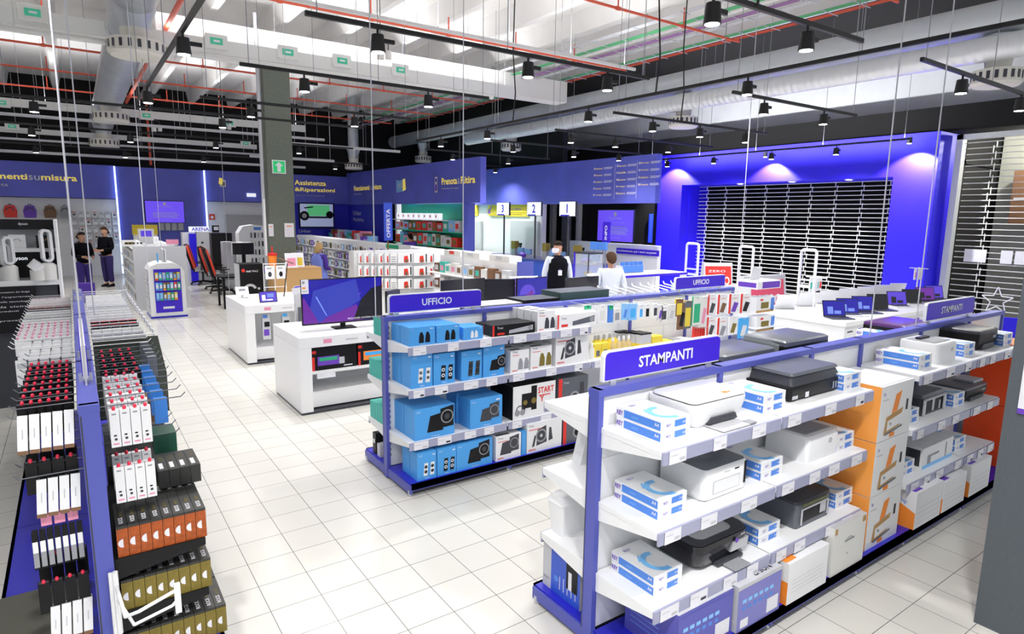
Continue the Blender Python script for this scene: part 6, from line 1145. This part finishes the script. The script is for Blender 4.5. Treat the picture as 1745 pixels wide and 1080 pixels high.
# gaming desk, curved monitor, orange tub
t = thing('gaming_desk', 'black gaming desk with a pale keyboard rail beside the chairs', 'desk', (3.85, 18.3, 0)); MB().box(0, 1.2, -2.4, 1.4, .72, .78, BLACK).box(-.02, .02, -2.4, 1.4, .74, .8, LGREY).build('top', t)
for (x, y) in ((.1, -2.3), (1.05, -2.3), (.1, 1.3), (1.05, 1.3)): MB().box(x, x+.06, y, y+.06, 0, .72, BLACK).build('leg', t)
x0, x1, z0, z1 = yb_(398, 413, 434, 441, 16.6); t = thing('curved_monitor', 'big black curved monitor with a silver rim on the gaming desk', 'monitor', ((x0+x1)/2, 16.6, .78)); W_ = (x1-x0)/2
b_ = MB(); P = [(-W_+2*W_*k/8, .12*((k-4)/4)**2) for k in range(9)]
for (a, c), (d, e) in zip(P[:-1], P[1:]): b_.add([(a, c, z0-.78+.1), (d, e, z0-.78+.1), (d, e, z1-.78), (a, c, z1-.78), (a, c+.04, z0-.68), (d, e+.04, z0-.68), (d, e+.04, z1-.78), (a, c+.04, z1-.78)], [(0, 1, 2, 3), (4, 5, 6, 7), (3, 2, 6, 7), (0, 1, 5, 4)], BLACK)
b_.build('screen', t); MB().tube([(a, c-.01, z1-.78) for a, c in P], .018, SILVER).tube([(P[0][0], P[0][1], z1-.78), (P[0][0], P[0][1], z0-.7)], .018, SILVER).build('rim', t); MB().box(-.2, .2, 0, .2, 0, .03, BLACK).box(-.04, .04, .06, .12, 0, z0-.6, BLACK).build('stand', t)
t = thing('gaming_table', 'small black gaming table under the big curved monitor', 'table', (2.85, 16.2, 0)); MB().box(0, 1.0, 0, .8, .74, .78, BLACK).build('top', t); [MB().box(a, a+.05, b, b+.05, 0, .74, BLACK).build('leg', t) for a in (.03, .92) for b in (.03, .72)]
t = thing('gaming_headset', 'violet lit headset under the curved monitor', 'headset', (3.75, 16.3, .78)); MB().tube([(-.13+.0, 0, .2), (-.12, 0, .1), (-.06, 0, .03), (.0, 0, .01), (.06, 0, .03), (.12, 0, .1), (.13, 0, .2)], .025, PURPLE, 8).build('band', t); MB().box(-.03, .03, -.03, .03, 0, .03, BLACK).build('foot', t)
x0, x1, z0, z1 = yb_(450, 422, 463, 441, 13.7); t = thing('orange_tub', 'orange tub with a red lid standing on the cardboard cartons', 'tub', ((x0+x1)/2, 13.35, 1.21)); MB().lathe([(.07, 0), (.09, .24)], (0, 0, 0), ORANGE, 16).build('tub', t, smooth=40); MB().lathe([(.095, .24), (.095, .29), (.02, .3)], (0, 0, 0), RED, 16).build('lid', t, smooth=40); MB().cyl((0, 0, .3), (0, 0, .42), .015, RED, 8).build('pump', t)
def d_msi(b_, w_, d, h):
    b_.disc('f', 0, w_*.15, h*.9, .035, RED).text('msi', 'f', 0, w_*.27, h*.87, .045, TAG, bold=True).text('MAG', 'f', 0, w_*.5, h*.87, .04, TAG).rect('l', 0, -d, 0, 0, h, LGREY, .001)
    b_.arc('f', 0, w_*.4, h*.58, .08, .13, .3, PI, LGREY, .003).pat('f', 0, [(w_*.2, h*.5), (w_*.3, h*.5), (w_*.32, h*.66), (w_*.22, h*.64)], TEAL, .003).pat('f', 0, [(w_*.5, h*.48), (w_*.95, h*.46), (w_*.9, h*.5), (w_*.6, h*.52)], LGREY, .003).disc('f', 0, w_*.75, h*.6, .025, LGREY, .003).pat('f', 0, [(w_*.4, h*.25), (w_*.55, h*.25), (w_*.5, h*.38)], RED, .003).disc('f', 0, w_*.35, h*.38, .02, BROWN, .003)
carton('computer_box', 'tall black computer box with a car and helmet print behind the white desk', 2.74, 13.6, 0, .48, .5, 1.27, BLACK, d_msi)
def d_cb(b_, w_, d, h):
    for k in range(4): b_.rect('l', 0, -d+.06*k, -d+.06*k+.004, 0, h, BROWN, .002)
    b_.rect('f', 0, 0, w_, h-.03, h-.025, BROWN, .002)
carton('cardboard_carton', 'lower large brown cardboard carton by the tall column', 3.28, 13.0, 0, .95, .6, .72, TAN, d_cb); carton('cardboard_carton', 'upper large brown cardboard carton by the tall column', 3.28, 13.0, .72, .95, .6, .49, TAN, d_cb)
for i, (px, m) in enumerate(((488, TAG), (508, PALEB))):
    p = PXY(px, 442, 13.2); tag(MB().box(0, .24, 0, .012, 0, .3, TAG, rot=Matrix.Rotation(-.25, 3, 'X')).rect('f', -.03, .03, .2, .04, .2, [PINK, YELLOW][i], .0).build('price_poster', None, (p.x-.05 if i == 0 else p.x-.12, 13.1+.1*i, 1.21)), ['white price poster leaning on the cardboard cartons', 'yellow and pale blue poster beside the woman'][i], 'poster')
# gaming chairs
def gaming_chair():
    t = thing('gaming_chair', '', 'chair', (0, 0, 0))
    R_ = Matrix.Rotation(-.25, 3, 'X')
    b_ = MB().loft([(0, -.23, .23, -.05, .05, .04), (.35, -.27, .27, -.05, .05, .04), (.6, -.28, .28, -.05, .05, .04), (.82, -.15, .15, -.04, .04, .035)], BLACK); b_.v = [tuple(R_@Vector(v)+Vector((0, .25, .5))) for v in b_.v]; b_.build('backrest', t, smooth=50)
    b_ = MB()
    for s in (-1, 1): b_.loft([(.02, s*.25-.025, s*.25+.02, -.08, -.02, .015), (.36, s*.275-.025, s*.275+.02, -.08, -.02, .015), (.62, s*.27-.025, s*.27+.02, -.08, -.02, .015), (.78, s*.18-.02, s*.18+.02, -.07, -.02, .015)], mat('chair_red', (.75, .06, .03), .4))
    b_.v = [tuple(R_@Vector(v)+Vector((0, .25, .5))) for v in b_.v]; b_.build('bolster', t, smooth=50)
    MB().loft([(.42, -.26, .26, -.27, .25, .06), (.5, -.27, .27, -.28, .26, .06), (.53, -.22, .22, -.24, .22, .06)], BLACK).build('seat', t, smooth=50); [MB().box(a, a+.05, -.25, .2, .44, .56, LGREY).build('seat_side', t, bevel=.01) for a in (-.29, .24)]
    for s in (-1, 1): MB().box(s*.33-.04, s*.33+.04, -.15, .15, .7, .73, BLACK).box(s*.33-.02, s*.33+.02, -.03, .03, .48, .7, DGREY).build('armrest', t)
    MB().cyl((0, 0, .1), (0, 0, .42), .035, DGREY, 10).build('gas_lift', t)
    b_ = MB()
    for k in range(5):
        a = 2*PI*k/5+.3; b_.cyl((0, 0, .12), (.34*math.cos(a), .34*math.sin(a), .08), .03, BLACK, 8, r2=.02).cyl((.34*math.cos(a)-.02, .34*math.sin(a), .035), (.34*math.cos(a)+.02, .34*math.sin(a), .035), .035, DGREY, 10)
    b_.build('star_base', t); return t
GC = gaming_chair()
for i, (x, y, rz) in enumerate(((3.35, 22.1, 1.35), (3.5, 20.5, 1.2), (3.45, 19.4, 1.5))): place(GC, (x, y, 0), rz, 'black gaming chair with red edges, %s of three at the desk' % ['farthest', 'middle', 'nearest'][i], 'gaming chairs')
# ================================================================== people
def skin_mesh(name, verts, edges, radii, m, parent, root=0, sub=2, smoothc=True):
    me = bpy.data.meshes.new(name); me.from_pydata([tuple(v) for v in verts], edges, []); me.update()
    o = bpy.data.objects.new(name, me); col.objects.link(o)
    sk = o.modifiers.new('skin', 'SKIN'); sk.use_smooth_shade = True
    sv = me.skin_vertices[0].data if me.skin_vertices else None
    if sv is None:
        bm = bmesh.new(); bm.from_mesh(me); bm.verts.layers.skin.verify(); bm.to_mesh(me); bm.free(); sv = me.skin_vertices[0].data
    for i, r in enumerate(radii): sv[i].radius = r if isinstance(r, tuple) else (r, r); sv[i].use_root = (i == root)
    ss = o.modifiers.new('sub', 'SUBSURF'); ss.levels = sub; ss.render_levels = sub
    dg = bpy.context.evaluated_depsgraph_get(); dg.update()
    m2 = bpy.data.meshes.new_from_object(o.evaluated_get(dg)); o.modifiers.clear(); o.data = m2; bpy.data.meshes.remove(me)
    m2.materials.clear(); m2.materials.append(m)
    for p in m2.polygons: p.material_index = 0; p.use_smooth = True
    o.parent = parent; return o
def person(label, x, y, rz, h, top, bottom, hair, arms, sleeve=None, mask=False, hood=None, vest=None, female=False, shoe=BLACK, turn=0., lanyard=False):
    t = thing('person', label, 'person', (x, y, 0), rz); s = h/1.75; V = Vector
    J = dict(pel=V((0, 0, .95)), wst=V((0, 0, 1.1)), chs=V((0, 0, 1.3)), nk=V((0, .01, 1.46)))
    hd = Matrix.Rotation(turn, 3, 'Z'); hp = lambda a, b, c: V((0, 0, 0))+hd@V((a, b, 0))+V((0, 0, c))
    v = [J['pel'], J['wst'], J['chs'], J['nk'], hp(0, -.01, 1.54), hp(0, -.015, 1.61), hp(0, -.005, 1.68), hp(0, .0, 1.725)]
    r = [(.1, .08), (.09, .07), (.1, .08), (.052, .052), (.06, .068), (.072, .088), (.07, .088), (.045, .06)]
    e = [(0, 1), (1, 2), (2, 3), (3, 4), (4, 5), (5, 6), (6, 7)]
    nz = len(v); v += [hp(0, -.105, 1.605)]; r += [.012]; e += [(5, nz)]
    for sx in (-1, 1): v.append(hp(sx*.082, .005, 1.61)); r.append(.012); e.append((5, len(v)-1))
    legs = []
    for sx in (-1, 1):
        b = len(v); v += [V((sx*.09, 0, .88)), V((sx*.1, -.01, .5)), V((sx*.1, .02, .1)), V((sx*.11, -.1, .04))]; r += [.095, .06, .042, .035]; e += [(0, b), (b, b+1), (b+1, b+2), (b+2, b+3)]; legs.append(b)
    ar = []
    for (el, wr), sx in zip(arms, (-1, 1)):
        b = len(v); el = V(el); wr = V(wr); sh = V((sx*.185, .0, 1.4)); d = (wr-el).normalized(); pl = wr+d*.06; side = d.cross(V((sx, 0, 0))).normalized() if abs(d.x) < .9 else d.cross(V((0, 0, 1))).normalized()
        v += [sh, el, wr, pl]; r += [.058, .042, .027, (.034, .022)]; e += [(2, b), (b, b+1), (b+1, b+2), (b+2, b+3)]
        up = side.cross(d).normalized()
        for k in range(4):
            q = (k-1.5)*.021; L1 = [.03, .036, .034, .026][k]; c = len(v); v += [pl+side*q+d*.03, pl+side*q*1.15+d*(.03+L1)-up*.008*sx*0-V((0, 0, .004)), pl+side*q*1.15+d*(.03+L1*1.8)+V((0, .0, -.01))]; r += [.0095, .009, .0075]; e += [(b+3, c), (c, c+1), (c+1, c+2)]
        c = len(v); v += [wr+d*.035+side*-.035, wr+d*.07+side*-.05]; r += [.011, .0095]; e += [(b+2, c), (c, c+1)]
        ar.append((b, sh, el, wr))
    sc = lambda L_: [q*s for q in L_]; rs = lambda L_: [(a[0]*s, a[1]*s) if isinstance(a, tuple) else a*s for a in L_]
    skin_mesh('body', sc(v), e, rs(r), SKIN, t)
    # top with sleeves
    kf = .86 if vest else 1.; v2 = [V((0, 0, .84)), V((0, 0, 1.1)), V((0, 0, 1.32)), V((0, .005, 1.42)), V((0, .01, 1.475))]; r2 = [(.17*kf, .14*kf), (.165*kf, .13*kf), (.17*kf, .13*kf), (.11, .1), (.066, .066)]; e2 = [(0, 1), (1, 2), (2, 3), (3, 4)]
    for (b, sh, el, wr) in ar:
        if vest and False: continue
        c = len(v2); v2 += [sh, el, el+(wr-el)*.92]; r2 += [.078, .058, .042]; e2 += [(2, c), (c, c+1), (c+1, c+2)]
    skin_mesh('shirt' if vest else 'jacket', sc(v2), e2, rs(r2), sleeve or top, t)
    if vest:
        MB().loft([(z*s, -a*s, a*s, -b*s, b*s, c*s) for z, a, b, c in ((.8, .185, .145, .11), (.95, .19, .15, .12), (1.12, .18, .14, .11), (1.3, .2, .15, .12), (1.4, .175, .125, .1), (1.46, .11, .09, .08), (1.475, .08, .075, .07))], vest, 5).build('vest', t, smooth=60)
    v3 = [V((0, 0, 1.0))]; r3 = [(.14, .115)]; e3 = []
    for sx in (-1, 1):
        c = len(v3); v3 += [V((sx*.09, 0, .85)), V((sx*.1, -.01, .5)), V((sx*.1, .02, .12))]; r3 += [.115, .085, .07]; e3 += [(0, c), (c, c+1), (c+1, c+2)]
    skin_mesh('trousers', sc(v3), e3, rs(r3), bottom, t)
    for sx in (-1, 1): MB().loft([(0, sx*.105*s-.045, sx*.105*s+.045, -.17, .09, .04), (.05, sx*.105*s-.045, sx*.105*s+.045, -.16, .09, .04), (.1, sx*.105*s-.035, sx*.105*s+.035, -.04, .08, .03)], shoe).build('shoe', t, smooth=60)
    # hair, eyes, mouth
    hb = MB(); n = 14
    for j in range(6):
        ph = PI/2*j/5
        for i in range(n):
            a = 2*PI*i/n; back = max(0, math.sin(a)); dz = -.115*back*(1-j/5.)-(.06 if female else 0)*(1-j/5)
            p = hp(.098*math.cos(ph)*math.cos(a), .008+.118*math.cos(ph)*math.sin(a), 1.655+.1*math.sin(ph)+dz-(0 if back else -.02*(1-j/5)))
            hb.v.append(tuple(p*s))
    for j in range(5):
        for i in range(n): hb.f.append((j*n+i, j*n+(i+1) % n, (j+1)*n+(i+1) % n, (j+1)*n+i)); hb.m.append(0)
    hb.mi(hair); hb.build('hair', t, smooth=70)
    eb = MB(); [eb.lathe([(.001, -.006), (.009, -.003), (.009, .003), (.001, .006)], hp(sx*.03, -.098, 1.63)*s, INK, 8) for sx in (-1, 1)]; eb.build('eyes', t)
    q = MB()
    if mask:
        for k in range(9):
            pass
        q.loft([(1.525*s, -.06, .06, -.03, .03, .025), (1.57*s, -.078, .078, -.04, .05, .035), (1.615*s, -.065, .065, -.03, .05, .028)], TAG); q.v = [tuple(hp(a, b-.1, c)) for a, b, c in q.v]; q.build('face_mask', t, smooth=70)
    else:
        q.box(-.022, .022, -.006, .0, 0, .007, mat('lips', (.4, .12, .1), .5)); q.v = [tuple(hp(a, b-.093, c+1.565*s)) for a, b, c in q.v]; q.build('mouth', t)
    if hood: skin_mesh('hood', sc([V((-.1, .05, 1.45)), V((0, .12, 1.47)), V((.1, .05, 1.45))]), [(0, 1), (1, 2)], rs([.04, .06, .04]), hood, t, root=1)
    if lanyard: MB().tube([(-.06, -.1, 1.45*s), (0, -.155, 1.2*s)], .006, PURPLE).tube([(.06, -.1, 1.45*s), (0, -.155, 1.2*s)], .006, PURPLE).box(-.04, .04, -.165, -.155, 1.1*s, 1.2*s, TAG).build('badge', t)
    return t
DOWN = (((-.26, .02, 1.12), (-.27, -.04, .86)), ((.26, .02, 1.12), (.27, -.04, .86)))
FWD = (((-.24, .0, 1.12), (-.12, -.24, 1.08)), ((.24, .0, 1.12), (.12, -.24, 1.08)))
BLKC = mat('cloth_black', (.006, .006, .009), .9, spec=.1); NAVY = mat('cloth_navy', (.015, .018, .05), .8); SHIRT = mat('cloth_shirt', (.62, .67, .78), .8); VESTB = mat('cloth_blue', (.2, .27, .8), .7); VIOL = mat('cloth_violet', (.08, .03, .35), .8); HAIRD = mat('hair_dark', (.01, .006, .005), .8, spec=.15); HAIRB = mat('hair_blond', (.55, .36, .14), .7); HAIRBR = mat('hair_brown', (.05, .024, .012), .8, spec=.2); DENIM = mat('cloth_dark_violet', (.025, .015, .12), .8)
person('person in a black hooded jacket and violet trousers bending over the far shelves', .2, 20.4, .5, 1.74, BLKC, mat('cloth_indigo', (.04, .02, .2), .8), HAIRD, FWD, hood=PEWTER)
person('tall person in a black jacket with a white emblem facing the one in the hood', .82, 22.8, -.9, 1.82, BLKC, DENIM, HAIRBR, FWD)
tag(MB().box(0, .4, 0, .2, 0, .5, VIOL).build('shopping_bag', None, (-.02, 19.0, 0), bevel=.04), 'violet shopping bag at the far end of the accessory wall', 'bag')
person('person with short blond hair in a quilted blue vest at the disc shelves', 4.7, 14.6, 2.0, 1.66, VESTB, NAVY, HAIRB, FWD, sleeve=VIOL, vest=VESTB, female=True)
person('person with dark hair in a violet shirt before the green toy bay', 9.3, 19.3, PI, 1.7, VIOL, NAVY, HAIRD, FWD)
person('person in a white shirt and dark vest with a face mask before the cash desk', 8.05, 9.9, -.35, 1.84, SHIRT, NAVY, HAIRD, DOWN, sleeve=SHIRT, vest=BLKC, mask=True, turn=-.9, lanyard=True)
person('person in a pale blue shirt seen from behind near the returns counter', 7.85, 8.15, 2.6, 1.72, SHIRT, NAVY, HAIRBR, DOWN)
# ================================================================== grouping of scripts ends
